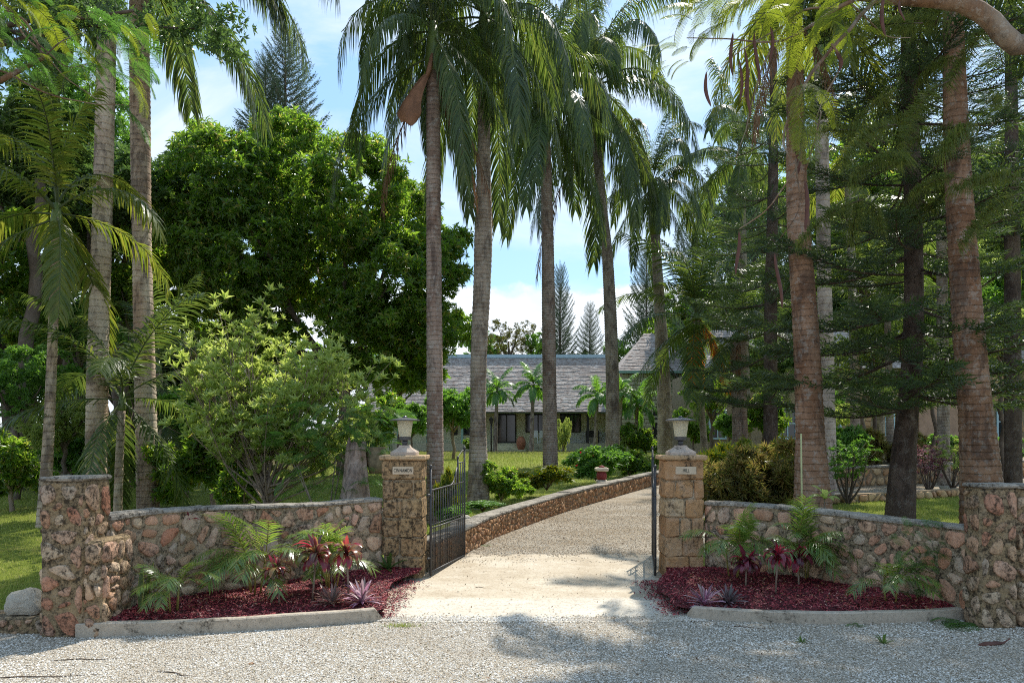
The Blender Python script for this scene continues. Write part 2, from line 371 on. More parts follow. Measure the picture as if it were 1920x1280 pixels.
def concmat():
    n = NT('worn_concrete'); y = n.sep()[1]
    c = n.ramp(n.noise(1.6, 7, .7), [(.3, (.36,.29,.20)), (.5, (.47,.40,.30)), (.7, (.56,.50,.40))])
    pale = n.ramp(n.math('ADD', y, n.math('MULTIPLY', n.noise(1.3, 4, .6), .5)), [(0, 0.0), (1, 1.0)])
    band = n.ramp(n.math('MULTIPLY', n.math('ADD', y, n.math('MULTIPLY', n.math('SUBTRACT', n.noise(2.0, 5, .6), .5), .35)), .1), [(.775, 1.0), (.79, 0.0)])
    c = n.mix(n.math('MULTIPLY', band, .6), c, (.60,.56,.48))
    sp = n.ramp(n.noise(35, 5, .75), [(.52, 0.0), (.62, .7)]); c = n.mix(sp, c, (.27,.21,.14))
    ln = n.ramp(n.noise(5, 6, .7, stretch=(.25, 2.5, 1), dist=1.2), [(.485, 0.0), (.5, .6), (.515, 0.0)]); c = n.mix(ln, c, (.22,.17,.12))
    return n.done(n.pr(c, .85, .2, n.bump(n.noise(45, 6, .7), .55, .012)))
M['concrete'] = concmat()
def lawnmat():
    n = NT('lawn_grass')
    f = n.noise(3, 6, .7); fine = n.noise(45, 4, .8)
    c = n.ramp(f, [(.3, (0.188,0.237,0.036)), (.5, (0.263,0.312,0.048)), (.7, (0.338,0.362,0.072))])
    c = n.mix(n.math('MULTIPLY', fine, .6), c, (.05,.07,.014))
    dry = n.ramp(n.noise(.6, 6, .7), [(.52, 0.0), (.64, .6)]); c = n.mix(dry, c, (.25,.21,.08))
    # bare earth and leaf litter under the trees on the left
    x = n.sep()[0]; y = n.sep()[1]
    e = n.math('ADD', n.math('MULTIPLY', x, -.09), n.math('MULTIPLY', n.math('SUBTRACT', n.noise(.35, 5, .6), .5), 1.6))
    e = n.math('ADD', e, n.math('MULTIPLY', y, .055))
    m = n.ramp(e, [(.0, 0.0), (1.0, 1.0)])
    m2 = n.ramp(n.math('MULTIPLY', e, .4), [(.80, 0.0), (.95, .92)])
    soil = n.ramp(n.noise(9, 7, .75), [(.35, (.05,.038,.022)), (.55, (.09,.065,.035)), (.7, (.15,.11,.06))])
    c = n.mix(m2, c, soil)
    return n.done(n.pr(c, .9, .1, n.bump(n.noise(60, 4, .8), 1.0, .04)))
M['lawn'] = lawnmat()
def mulchmat():
    n = NT('red_mulch'); v = n.vor(40, out='Color', stretch=(1, 2.2, 1))
    c = n.ramp(n.sep(v)[0], [(0, (.045,.008,.01)), (.5, (.12,.014,.02)), (1, (.2,.03,.035))])
    return n.done(n.pr(c, .75, .3, n.bump(n.vor(40, stretch=(1,2.2,1)), 1, .04)))
M['mulch'] = mulchmat()
def chipmat():
    n = NT('mulch_chip'); c = n.ramp(n.geo.outputs['Random Per Island'], [(0, (.03,.006,.008)), (.25, (.12,.014,.02)), (.7, (.28,.03,.042)), (.92, (.42,.07,.07)), (1, (.5,.3,.24))])
    return n.done(n.pr(c, .6, .35))
M['chip'] = chipmat()
def blademat():
    n = NT('grass_blade'); r = n.geo.outputs['Random Per Island']
    c = n.ramp(r, [(0, (.20,.26,.04)), (.5, (.32,.38,.07)), (.85, (.42,.45,.10)), (1, (.5,.44,.2))])
    p = n.pr(c, .6, .2); t = n.n("ShaderNodeBsdfTranslucent"); n.l(c, t.inputs[0]); m = n.n("ShaderNodeMixShader"); m.inputs[0].default_value = .4
    n.l(p, m.inputs[1]); n.l(t.outputs[0], m.inputs[2]); return n.done(m.outputs[0])
M['blade'] = blademat()
def glassmat():
    n = NT('frosted_glass'); p = n.pr((.80,.75,.60), .35, .4); t = n.n("ShaderNodeBsdfTranslucent"); t.inputs[0].default_value = (.95,.9,.72,1)
    m = n.n("ShaderNodeMixShader"); m.inputs[0].default_value = .6; n.l(p, m.inputs[1]); n.l(t.outputs[0], m.inputs[2]); return n.done(m.outputs[0])
M['frost'] = glassmat()
def shinglemat():
    n = NT('wood_shingle'); v = n.vor(1, out='Color', stretch=(8, 7.0, 12.0)); g = n.sep(v)[0]
    c = n.ramp(g, [(0, (.27,.22,.19)), (.5, (.40,.35,.31)), (.85, (.50,.45,.41)), (1, (.34,.24,.19))])
    c = n.mix(n.ramp(n.noise(.8, 5, .65), [(.4, 0.0), (.65, .5)]), c, (.13,.10,.09))
    return n.done(n.pr(c, .85, .2, n.bump(n.noise(14, 4, .6, stretch=(3,1,1)), .5, .03)))
M['shingle'] = shinglemat()
M['ridge'] = simple('ridge_metal', (.42,.54,.60), .4, .4, .08, 3, .05)
M['render_y'] = simple('lime_render', (.74,.73,.50), .9, .2, .1, 3, .1)
M['render_w'] = simple('white_render', (.66,.66,.60), .9, .2, .1, 3, .1)
M['darkwood'] = simple('dark_joinery', (.03,.025,.022), .5, .4, .3, 5, .1)
M['glass'] = simple('window_glass', (.03,.035,.04), .08, .6, .3, 2, 0)
M['bluewood'] = simple('pale_blue_paint', (.42,.55,.62), .6, .3, .1, 5, .1)
M['teal'] = simple('green_post', (.24,.38,.30), .6, .3, .1, 5, .1)
M['terra'] = simple('terracotta', (.33,.13,.07), .75, .2, .3, 6, .2)
M['terra_light'] = simple('old_pot', (.20,.16,.10), .85, .2, .5, 7, .3)
M['brick_pink'] = simple('pink_wall', (.40,.25,.18), .9, .1, .25, 3, .3)
M['plaque'] = simple('brass_plaque', (.52,.42,.30), .7, .3, .15, 8, .1)
M['ink'] = simple('dark_lettering', (.04,.045,.04), .6, .3, .1, 8, 0)
M['redpaint'] = simple('red_paint', (.22,.03,.028), .6, .4, .3, 15, .2)
M['redflower'] = leafmat('red_petal', [(.55,.02,.03), (.6,.05,.05)], .3, .5)
M['cream'] = simple('cream_stone', (.6,.5,.38), .8, .2, .2, 12, .3)
M['snake'] = leafmat('snake_leaf', [(.09,.13,.05), (.12,.16,.05)], .1, .4, .4)
M['snake_y'] = leafmat('snake_leaf_edge', [(.5,.46,.12), (.45,.42,.14)], .1, .4, .4)
M['twig'] = simple('dry_twig', (.12,.085,.06), .8, .2, .3, 20, .1)
M['dryleaf'] = leafmat('dry_leaf', [(.2,.09,.04), (.3,.15,.07), (.4,.26,.15)], .2, .7, .2)
M['pvc'] = simple('bamboo_cane', (.42,.42,.2), .6, .3, .2, 8, .1)

# ------------------------------------------------------------------ ground, drive, apron
def interp(pts, t):
    for (a, va), (b, vb) in zip(pts, pts[1:]):
        if t <= b: return va + (vb-va)*max(0, (t-a))/(b-a)
    return pts[-1][1]
def rows_sheet(name, ys, fl, fr, dz, mat, nx=8, wob=0):
    V = []; Fc = []
    for j, y in enumerate(ys):
        a, b = fl(y), fr(y)
        if wob: a += mnoise.noise((y*3, 0, 1))*wob; b += mnoise.noise((y*3, 5, 1))*wob
        for i in range(nx+1): V.append((a+(b-a)*i/nx, y, H(0, y)+dz))
    for j in range(len(ys)-1):
        for i in range(nx): k = j*(nx+1)+i; Fc.append((k, k+1, k+nx+2, k+nx+1))
    return struct(name, mesh_np(name, V, Fc, mats=[mat]))
# the ground itself, to the horizon
ys = [-40, 0, 9, 30, 60, 120, 400, 1500]
rows_sheet('ground', ys, lambda y: -1500, lambda y: 1500, 0, M['lawn'], 6)
rows_sheet('gravel_road', [-30, 0, 3, 5, 6, 7.15], lambda y: -30, lambda y: 30, .006, M['gravel'], 6)
WALLC = [(-1.0,9.35),(-.67,10.44),(-.27,11.87),(.376,13.4),(1.19,15.2),(2.23,17.2),(3.79,20.1),(5.2,22.3),(6.8,24.2),(9.5,26.5)]
wl = [(y, x) for x, y in WALLC]
wr = [(7, 1.7), (9, 1.8), (9.3, 2.3), (11, 2.9), (14, 3.6), (15.6, 4.6), (16.3, 5.6), (17, 7.2), (17.8, 10), (19.6, 14), (22, 22), (25, 30)]
ysd = [9, 9.6, 10.2, 11, 12, 13, 14, 15, 15.6, 16.3, 17, 17.8, 19.6, 22, 24, 26.5]
rows_sheet('driveway', ysd, lambda y: interp(wl, y)-.05, lambda y: interp(wr, y), .006, M['drive'], 6)
ysa = [6.8, 6.9, 7.0, 7.2, 7.5, 7.9, 8.3, 8.7, 9.0, 9.4, 9.8, 10.2, 10.45]
al = [(6.8, -1.05), (6.95, -1.2), (7.5, -1.4), (8.3, -1.5), (8.9, -1.3), (9.4, -1.0), (10.5, -.6)]
ar = [(6.8, 1.45), (6.95, 1.66), (7.5, 1.8), (8.3, 1.9), (8.9, 2.0), (9.4, 2.1), (10.5, 2.3)]
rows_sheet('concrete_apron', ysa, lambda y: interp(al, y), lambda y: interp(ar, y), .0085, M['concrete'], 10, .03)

# loose pebbles over the near gravel: uncountable, one object
rng = np.random.default_rng(3)
def pebbles():
    n = 62000
    y = 4.85+rng.random(n)**1.25*2.3; x = (rng.random(n)*2-1)*(y*.70+.15)
    inap = (y > 6.85+.12*np.sin(x*5)) & (x > -1.25) & (x < 1.75)
    inap2 = inap & (y > 6.98+.10*np.sin(x*9+1)+.07*np.sin(x*23))
    keep = ~inap2 | (rng.random(n) < .06)
    m2 = 5000; x = np.concatenate([x, rng.uniform(-1.35, 1.8, m2)]); y = np.concatenate([y, 6.85+np.abs(rng.normal(-.02, .07, m2))]); keep = np.concatenate([keep, np.ones(m2, bool)]); n += m2
    x, y = x[keep], y[keep]; n = len(x)
    V = np.array([(1,0,0),(.2,.9,.1),(-.9,.3,0),(-.4,-.8,.1),(.6,-.7,0),(.1,.1,.62)])
    Fc = [(0,1,5),(1,2,5),(2,3,5),(3,4,5),(4,0,5)]
    s = rng.uniform(.0045, .0105, n)*(1+(y-5)*.12)
    Z = np.stack([rng.normal(0,.25,n), rng.normal(0,.25,n), np.ones(n)], 1)
    Mx = frames(np.stack([x, y, np.where((y > 6.8) & (abs(x-.2) < 1.6), .0092, .006)], 1), Z, s, rng)
    L, C = flat(Fc); A, L, C, _ = merge(V, L, C, Mx)
    obj('pebbles', mesh_np('pebbles', A, loops=L, counts=C, mats=[M['pebble']]), kind='stuff', label='loose white gravel pebbles', category='gravel')
pebbles()
def drive_pebbles():
    n = 24000; y = 9.9+rng.random(n)**1.6*6.5; lo = np.array([interp(wl, b) for b in y]); hi = np.array([interp(wr, b) for b in y])
    t = rng.random(n); x = lo+(hi-lo)*t; edge = 10.42+.10*np.sin(x*7)+.06*np.sin(x*19); ok = (y > edge) | (rng.random(n) < .05)
    x, y = x[ok], y[ok]; n = len(x); z = np.array([H(0, b) for b in y])+np.where(y < 10.46, .0095, .007)
    V = np.array([(1,0,0),(.2,.9,.1),(-.9,.3,0),(-.4,-.8,.1),(.6,-.7,0),(.1,.1,.62)]); Fc = [(0,1,5),(1,2,5),(2,3,5),(3,4,5),(4,0,5)]
    Z = np.stack([rng.normal(0,.25,n), rng.normal(0,.25,n), np.ones(n)], 1); L, C = flat(Fc)
    A, L, C, _ = merge(V, L, C, frames(np.stack([x, y, z], 1), Z, rng.uniform(.006, .015, n), rng))
    obj('drive_pebbles', mesh_np('drive_pebbles', A, loops=L, counts=C, mats=[M['pebble_tan']]), kind='stuff', label='tan gravel lying loose on the drive', category='gravel')
M['pebble_tan'] = leafmat('pebble_tan', [(.20,.14,.09), (.36,.28,.19), (.50,.43,.33), (.58,.52,.42)], .0, .85, .2)
drive_pebbles()
def litter():
    n = 2600; y = 4.9+rng.random(n)**1.4*12; x = np.array([rng.normal(interp(wl, b)+.4 if b > 9.5 else -2.0+rng.random()*5, .9 if b < 9.5 else .5) for b in y])
    z = np.array([H(0, b) for b in y])+.016
    V = np.array([(-1,0,0),(0,-.4,.12),(1,0,.05),(0,.45,.15)]); Z = np.stack([rng.normal(0,.4,n), rng.normal(0,.4,n), np.ones(n)], 1)
    ok = ~((y > 7.0) & (y < 9.4) & ((x < -1.2) | (x > 1.7))); P = np.stack([x, y, z], 1)[ok]
    L, C = flat([(0,1,2),(0,2,3)]); A, L, C, _ = merge(V, L, C, frames(P, Z[ok], rng.uniform(.004, .016, len(P)), rng))
    obj('leaf_litter', mesh_np('leaf_litter', A, loops=L, counts=C, mats=[M['litter']]), kind='stuff', label='small dry leaf fragments scattered on gravel and drive', category='leaf litter')
M['litter'] = leafmat('leaf_litter', [(.05,.03,.02), (.12,.07,.04), (.2,.13,.07), (.10,.10,.04)], .1, .8, .2)
litter()
def grass_blades(name, n, fx, size, label):
    P = np.array([fx() for _ in range(n)])
    V = np.array([(-.12,0,0),(.12,0,0),(.05,.25,1)])
    Z = np.stack([rng.normal(0,.35,n), rng.normal(0,.35,n), np.ones(n)], 1)
    sc_ = size(P)*rng.uniform(.6, 1.3, n)
    A, L, C, _ = merge(V, [0,1,2], [3], frames(P, Z, sc_, rng))
    obj(name, mesh_np(name, A, loops=L, counts=C, mats=[M['blade']]), kind='stuff', label=label, category='grass')
def f1():
    d = 7.2+rnd.random()**1.5*14; x = rnd.uniform(-.78*d, -.50*d)
    return (x, d, H(x, d))
grass_blades('lawn_grass', 42000, f1, lambda P: .018+P[:,1]*.0018, 'short lawn grass left of the pillar')
def f2():
    d = 11+rnd.random()*7; x = rnd.uniform(.44*d, .68*d)
    return (x, d, H(x, d))
grass_blades('lawn_grass', 26000, f2, lambda P: .018+P[:,1]*.0018, 'short lawn grass behind the right wall')
def f3():
    while True:
        d = 11.5+rnd.random()**1.3*38; x = rnd.uniform(-.32*d, .17*d)
        if x < interp(wl, d)-.4: return (x, d, H(x, d))
grass_blades('lawn_grass', 60000, f3, lambda P: .02+P[:,1]*.0021, 'sunlit lawn grass before the house')

# ------------------------------------------------------------------ rubble masonry
def clip(poly, a, b, c):
    """keep a*x+b*y<=c"""
    o = []
    for i in range(len(poly)):
        p, q = poly[i], poly[(i+1) % len(poly)]
        dp, dq = a*p[0]+b*p[1]-c, a*q[0]+b*q[1]-c
        if dp <= 0: o.append(p)
        if dp*dq < 0: t = dp/(dp-dq); o.append((p[0]+(q[0]-p[0])*t, p[1]+(q[1]-p[1])*t))
    return o
def rubble(parent, surf, u0, u1, top, v0, size, mat, seed, joint=.012, bulge=.02, asp=1.15, skip=None, name='stone', irregular=.42):
    r = random.Random(seed)
    nu = max(1, round((u1-u0)/(size*asp))); hmax = max(top(u0+(u1-u0)*k/8) for k in range(9))
    nv = max(1, round((hmax-v0)/size))
    S = []
    for j in range(nv):
        for i in range(nu):
            u = u0+(i+.5+(.25 if j % 2 else -.25)+r.uniform(-irregular, irregular))*(u1-u0)/nu
            v = v0+(j+.5+r.uniform(-irregular, irregular))*(hmax-v0)/nv
            S.append((u, v))
            for _ in range(r.choice((0,0,0,1,1,2))): S.append((u+r.uniform(-.7,.7)*size, v+r.uniform(-.7,.7)*size))
    for k, (u, v) in enumerate(S):
        if skip and skip(u, v): continue
        ug = min(max(u, u0), u1)
        t_ = top(ug)
        poly = [(u0, v0), (u1, v0), (u1, top(u1)), (min(max(u+size, u0), u1), top(min(max(u+size, u0), u1))), (min(max(u-size,u0),u1), top(min(max(u-size,u0),u1))), (u0, top(u0))]
        for k2, (a, b) in enumerate(S):
            if k2 == k or abs(a-u) > size*3 or abs(b-v) > size*3: continue
            dx, dy = a-u, b-v; L = math.hypot(dx, dy)
            if L < 1e-4: continue
            poly = clip(poly, dx, dy, dx*(a+u)/2+dy*(b+v)/2 - joint*.5*L)
            if len(poly) < 3: break
        if len(poly) < 3: continue
        # drop very short edges, round corners, roughen
        ar = abs(sum(poly[i][0]*poly[(i+1)%len(poly)][1]-poly[(i+1)%len(poly)][0]*poly[i][1] for i in range(len(poly))))/2
        if ar < size*size*.06: continue
        q = []
        for i in range(len(poly)):
            p, p2 = poly[i], poly[(i+1) % len(poly)]
            if math.hypot(p2[0]-p[0], p2[1]-p[1]) < size*.12: continue
            for t in (.22, .5, .78):
                q.append((p[0]+(p2[0]-p[0])*t, p[1]+(p2[1]-p[1])*t))
        if len(q) < 5: continue
        cx = sum(p[0] for p in q)/len(q); cv = sum(p[1] for p in q)/len(q)
        kk = r.uniform(.84, 1.0)
        q = [(cx+(p[0]-cx)*kk*(1+r.uniform(-.12, .04)), cv+(p[1]-cv)*kk*(1+r.uniform(-.12, .04))) for p in q]
        n = len(q); b = bulge*r.uniform(.5, 1.5); tu, tv = r.uniform(-.07,.07), r.uniform(-.07,.07)
        V = []
        P0, N0 = surf(min(max(cx, u0), u1), cv); off = r.uniform(-.002, .012)
        def put(pu, pv, h):
            P, N = surf(min(max(pu, u0), u1), pv); V.append(P+N*(h+(off if h > 0 else 0)+(pu-cx)*tu+(pv-cv)*tv)-P0)
        for (pu, pv) in q: put(pu, pv, -.015)
        for (pu, pv) in q: put(cx+(pu-cx)*.95, cv+(pv-cv)*.95, b*.65)
        for (pu, pv) in q: put(cx+(pu-cx)*.86, cv+(pv-cv)*.86, b*r.uniform(.75, 1.25))
        put(cx, cv, b)
        Fc = []
        for g in (0, 1):
            for i in range(n): Fc.append((g*n+i, g*n+(i+1)%n, (g+1)*n+(i+1)%n, (g+1)*n+i))
        for i in range(n): Fc.append((2*n+i, 2*n+(i+1)%n, 3*n))
        # orientation: make the faces look along the normal
        a, b_, c_ = V[2*n], V[2*n+1], V[3*n]
        if (b_-a).cross(c_-a).dot(N0) < 0: Fc = [tuple(reversed(f)) for f in Fc]
        obj(name, mesh_np(name, V, Fc, mats=[mat], smooth=True), parent, P0)
def smooth_path(pts, n=8):
    out = []; P = [Vector((p[0], p[1], 0)) for p in pts]
    for i in range(len(P)-1):
        a, b, c, d = P[max(i-1,0)], P[i], P[i+1], P[min(i+2, len(P)-1)]
        for k in range(n):
            t = k/n; out.append(.5*((2*b)+(c-a)*t+(2*a-5*b+4*c-d)*t*t+(3*b-a-3*c+d)*t**3))
    out.append(P[-1]); return out
class Path:
    def __init__(s, pts, flip=False):
        s.P = smooth_path(pts); s.L = [0]
        for a, b in zip(s.P, s.P[1:]): s.L.append(s.L[-1]+(b-a).length)
        s.len = s.L[-1]; s.flip = flip
    def at(s, u):
        u = min(max(u, 0), s.len-1e-6)
        for i in range(len(s.P)-1):
            if u <= s.L[i+1]:
                t = (u-s.L[i])/(s.L[i+1]-s.L[i]); p = s.P[i].lerp(s.P[i+1], t)
                # averaged tangent for smooth normals
                a = s.P[min(i+2, len(s.P)-1)]-s.P[max(i-1, 0)]; a.normalize()
                return p, Vector((a.y, -a.x, 0))
    def surf(s, u, v):
        p, n = s.at(u); return Vector((p.x, p.y, H(p.x, p.y)+v)), n
def wall_core(name, path, top, thick, mat, v0=-.1, n=60, parent=None):
    V = []; Fc = []
    for i in range(n+1):
        u = path.len*i/n; p, N = path.at(u); h = H(p.x, p.y); t = top(u)
        b = p-N*thick
        V += [(p.x, p.y, h+v0), (p.x, p.y, h+t), (b.x, b.y, h+t), (b.x, b.y, h+v0)]
    for i in range(n):
        a = i*4; c = a+4
        Fc += [(a, c, c+1, a+1), (a+1, c+1, c+2, a+2), (a+2, c+2, c+3, a+3)]
    Fc += [(0,1,2,3), (n*4+3, n*4+2, n*4+1, n*4)]
    return mesh_np(name, V, Fc, mats=[mat])
def coping(parent, path, top, thick, mat, seed, h=.035, over=.02, step=.42, name='coping_stone'):
    """uneven cap stones laid end to end along the wall top"""
    r = random.Random(seed); u = 0
    while u < path.len-.01:
        u2 = min(path.len, u+step*r.uniform(.7, 1.4))
        if path.len-u2 < step*.3: u2 = path.len
        m = 4; V = []; hh = h*r.uniform(.7, 1.2)
        for i in range(m+1):
            uu = u+.004+(u2-u-.008)*i/m; p, N = path.at(uu); z = H(p.x, p.y)+top(uu)
            o1 = over+r.uniform(-.010, .010); o2 = over
            a = p+N*o1; b = p-N*(thick+o2); e = .012
            a2 = p+N*(o1-e)
            j = r.uniform(-.005, .005)
            V += [(a.x,a.y,z), (a.x,a.y,z+hh-e+j), (a2.x,a2.y,z+hh+j), ((a2.x+b.x)/2,(a2.y+b.y)/2,z+hh+r.uniform(0,.012)), (b.x,b.y,z+hh-.01), (b.x,b.y,z)]
        Fc = []
        for i in range(m):
            for k in range(6): Fc.append((i*6+k, (i+1)*6+k, (i+1)*6+(k+1)%6, i*6+(k+1)%6))
        Fc += [(0,1,2,3,4,5), tuple(m*6+k for k in (5,4,3,2,1,0))]
        obj(name, mesh_np(name, V, Fc, mats=[mat]), parent)
        u = u2
# left garden wall
LW = Path([(-3.62,6.68),(-3.5,7.05),(-3.15,7.5),(-2.75,7.85),(-2.2,8.4),(-1.85,8.75),(-1.57,8.98)])
ltop = lambda u: .955-.02*u/LW.len+.015*math.sin(u*2)
o = thing('rubble_wall', 'low pink rubble stone wall curving behind the left planting bed', 'wall', me=wall_core('rubble_wall', LW, ltop, .3, M['mortar']))
rubble(o, LW.surf, 0, LW.len, lambda u: ltop(u)-.01, .0, .185, M['rubble'], 11, .026, .010)
coping(o, LW, ltop, .3, M['coping'], 2)
# right garden wall
RW = Path([(2.34,9.0),(2.9,8.6),(3.46,8.1),(3.85,7.6),(4.1,7.2),(4.22,6.85)])
rtop = lambda u: .885-.05*u/RW.len+.015*math.sin(u*2.3)
o = thing('rubble_wall', 'low rubble stone wall curving behind the right planting bed', 'wall', me=wall_core('rubble_wall', RW, rtop, .3, M['mortar']))
rubble(o, RW.surf, 0, RW.len, lambda u: rtop(u)-.01, .0, .19, M['rubble'], 23, .024, .010)
coping(o, RW, rtop, .3, M['coping'], 5)
# drive retaining wall
DW = Path(WALLC)
dtop = lambda u: .35-.05*u/DW.len
o = thing('retaining_wall', 'long low retaining wall of small brown stones along the left of the drive', 'wall', me=wall_core('retaining_wall', DW, dtop, .26, M['mortar']))
rubble(o, DW.surf, 0, 6.5, lambda u: dtop(u)-.01, .0, .115, M['drive_stone'], 31, .012, .018, .8)
rubble(o, DW.surf, 6.5, 17.5, lambda u: dtop(u)-.01, .0, .17, M['drive_stone'], 32, .016, .02, .9)
coping(o, DW, dtop, .26, M['coping'], 7, .04, .025, .6)
# honey walls beyond the side path
HW = Path([(7.3,19.4),(8.3,19.75),(11,20.7),(16,23.0),(24,26)])
htop = lambda u: .5+.0*u
o = thing('honey_stone_wall', 'low honey coloured rubble wall edging the far side of the side path', 'wall', me=wall_core('honey_stone_wall', HW, htop, .3, M['mortar_honey']))
rubble(o, HW.surf, 0, 13, lambda u: .49, 0, .27, M['honey'], 41, .03, .03, 1.2)
coping(o, HW, htop, .3, M['coping'], 8, .05, .02, 1.0)
KW = Path([(6.0,15.9),(7.6,16.5),(10,17.4),(14,19.2),(20,21.3)])
ktop = lambda u: .19
o = thing('stone_edging', 'ankle high honey stone edging between lawn and pale side path', 'kerb', me=wall_core('stone_edging', KW, ktop, .2, M['mortar_honey']))
rubble(o, KW.surf, 0, 9, lambda u: .18, 0, .17, M['honey'], 43, .02, .03, 1.6)
# planting bed soil behind the honey wall
V = []; Fc = []
for i in range(21):
    u = HW.len*i/20; p, N = HW.at(u)
    for k in range(2):
        q = p-N*(.3+k*3.2); V.append((q.x, q.y, H(q.x, q.y)+.4))
for i in range(20): Fc.append((i*2, i*2+2, i*2+3, i*2+1))
struct('raised_bed_soil', mesh_np('raised_bed_soil', V, Fc, mats=[M['terra_light']]))

# tall end pillars of the rubble walls
def box_pillar(name, label, x0, x1, y0, y1, h, mat, core, seed, size=.20, low=None, flipx=False):
    m = MB(); m.bevbox(x0, x1, y0, y1, -.1, h, .02, .004)
    if low: m.bevbox(low[0], low[1], y0+.02, y1+.1, -.1, low[2], .02, .006)
    o = thing(name, label, 'pillar', me=m.me(name, core))
    rubble(o, lambda u, v: (Vector((x0+u, y0, v)), Vector((0,-1,0))), .01, x1-x0-.01, lambda u: h-.03, 0, size, mat, seed, .035, .011, 1.0)
    if not flipx: rubble(o, lambda u, v: (Vector((x1, y0+u, v)), Vector((1,0,0))), .01, y1-y0-.01, lambda u: h-.03, 0, size, mat, seed+1, .035, .011, 1.0)
    rubble(o, lambda u, v: (Vector((x0, y1-u, v)), Vector((-1,0,0))), .01, y1-y0-.01, lambda u: h-.03, 0, size, mat, seed+2, .035, .011, 1.0)
    if low:
        rubble(o, lambda u, v: (Vector((x1+u, y0+.02, v)), Vector((0,-1,0))), .01, low[1]-x1-.005, lambda u: low[2]-.02, 0, size*.8, mat, seed+3, .02, .02, 1.0)
        rubble(o, lambda u, v: (Vector((low[1], y0+.02+u, v)), Vector((1,0,0))), .01, y1+.1-y0-.02, lambda u: low[2]-.02, 0, size*.9, mat, seed+4, .02, .02, 1.0)
    m = MB(); m.bevbox(x0-.015, x1+.015, y0-.015, y1+.015, h, h+.035, .014, .006)
    obj('cap_slab', m.me('cap_slab', M['coping']), o)
    return o
box_pillar('stone_pillar', 'tall stained rubble pillar ending the left wall', -4.01, -3.64, 6.3, 6.72, 1.33, M['rubble_dark'], M['mortar_dark'], 51, low=(-3.7, -3.50, .82))
box_pillar('stone_pillar', 'tall stained rubble pillar ending the right wall', 4.17, 4.50, 6.6, 6.85, 1.25, M['rubble_dark'], M['mortar_dark'], 61, flipx=True)
m = MB(); m.bevbox(4.505, 6.4, 6.66, 6.95, -.1, 1.24, .02, .005)
o = thing('stone_wall_return', 'dark stained rubble wall running out of the picture on the right', 'wall', me=m.me('stone_wall_return', M['mortar_dark']))
rubble(o, lambda u, v: (Vector((4.51+u, 6.66, v)), Vector((0,-1,0))), .02, 1.2, lambda u: 1.21, 0, .18, M['rubble_dark'], 65, .035, .02)
m = MB(); m.bevbox(4.505, 6.4, 6.63, 6.98, 1.243, 1.275, .012, .005); obj('cap_slab', m.me('cap_slab', M['coping']), o)
m = MB(); m.bevbox(-6.5, -4.03, 6.42, 6.75, -.15, .14, .02, .01)
o = thing('low_stub_wall', 'knee high mossy stub of wall left of the tall pillar', 'wall', me=m.me('low_stub_wall', M['mortar_dark']))
rubble(o, lambda u, v: (Vector((-6.5+u, 6.42, v)), Vector((0,-1,0))), 1.4, 2.46, lambda u: .13, -.05, .1, M['rubble_dark'], 67, .03, .015)
def boulder(name, label, loc, r, seed, mat='boulder', cat='rock', squash=.6):
    import bmesh
    bm = bmesh.new(); bmesh.ops.create_icosphere(bm, subdivisions=3, radius=1)
    for v in bm.verts:
        d = 1+.28*mnoise.noise(v.co*1.1+Vector((seed, 0, 0)))+.08*mnoise.noise(v.co*3+Vector((seed, 3, 0)))
        v.co = Vector((v.co.x*d*r[0], v.co.y*d*r[1], v.co.z*d*r[2])); v.co.z = max(v.co.z, -r[2]*.55)
    me = bpy.data.meshes.new(name); bm.to_mesh(me); bm.free(); me.materials.append(M[mat])
    return thing(name, label, cat, loc, me=me)
boulder('boulder', 'large pale boulder resting on the stub wall by the left pillar', (-4.31, 6.58, .225), (.17, .13, .14), 3)
for i, (px, py, d, s, lb) in enumerate([(700, 965, 11.2, .1, 'rounded pale stone in the bed behind the left gate leaf'), (872, 975, 11.5, .085, 'small pale stone on the soil by the free end of the left gate'), (853, 985, 10.9, .07, 'smallest pale stone beside the open left gate leaf')]):
    x = gx(px, d); boulder('boulder', lb, (x, d, H(x,d)+.36), (s, s*.8, s*.7), 5+i*3)
for i, (px, py, s) in enumerate([(1570, 935, .16), (1595, 938, .14), (1545, 940, .12)]):
    p = gnd(px, py); boulder('boulder', ['largest rough edging stone at the foot of the orange shrub', 'flat pale edging stone right of the largest one', 'small edging stone behind the reddish palm trunk'][i], p+Vector((0,0,s*.3)), (s, s*.7, s*.6), 15+i*3)

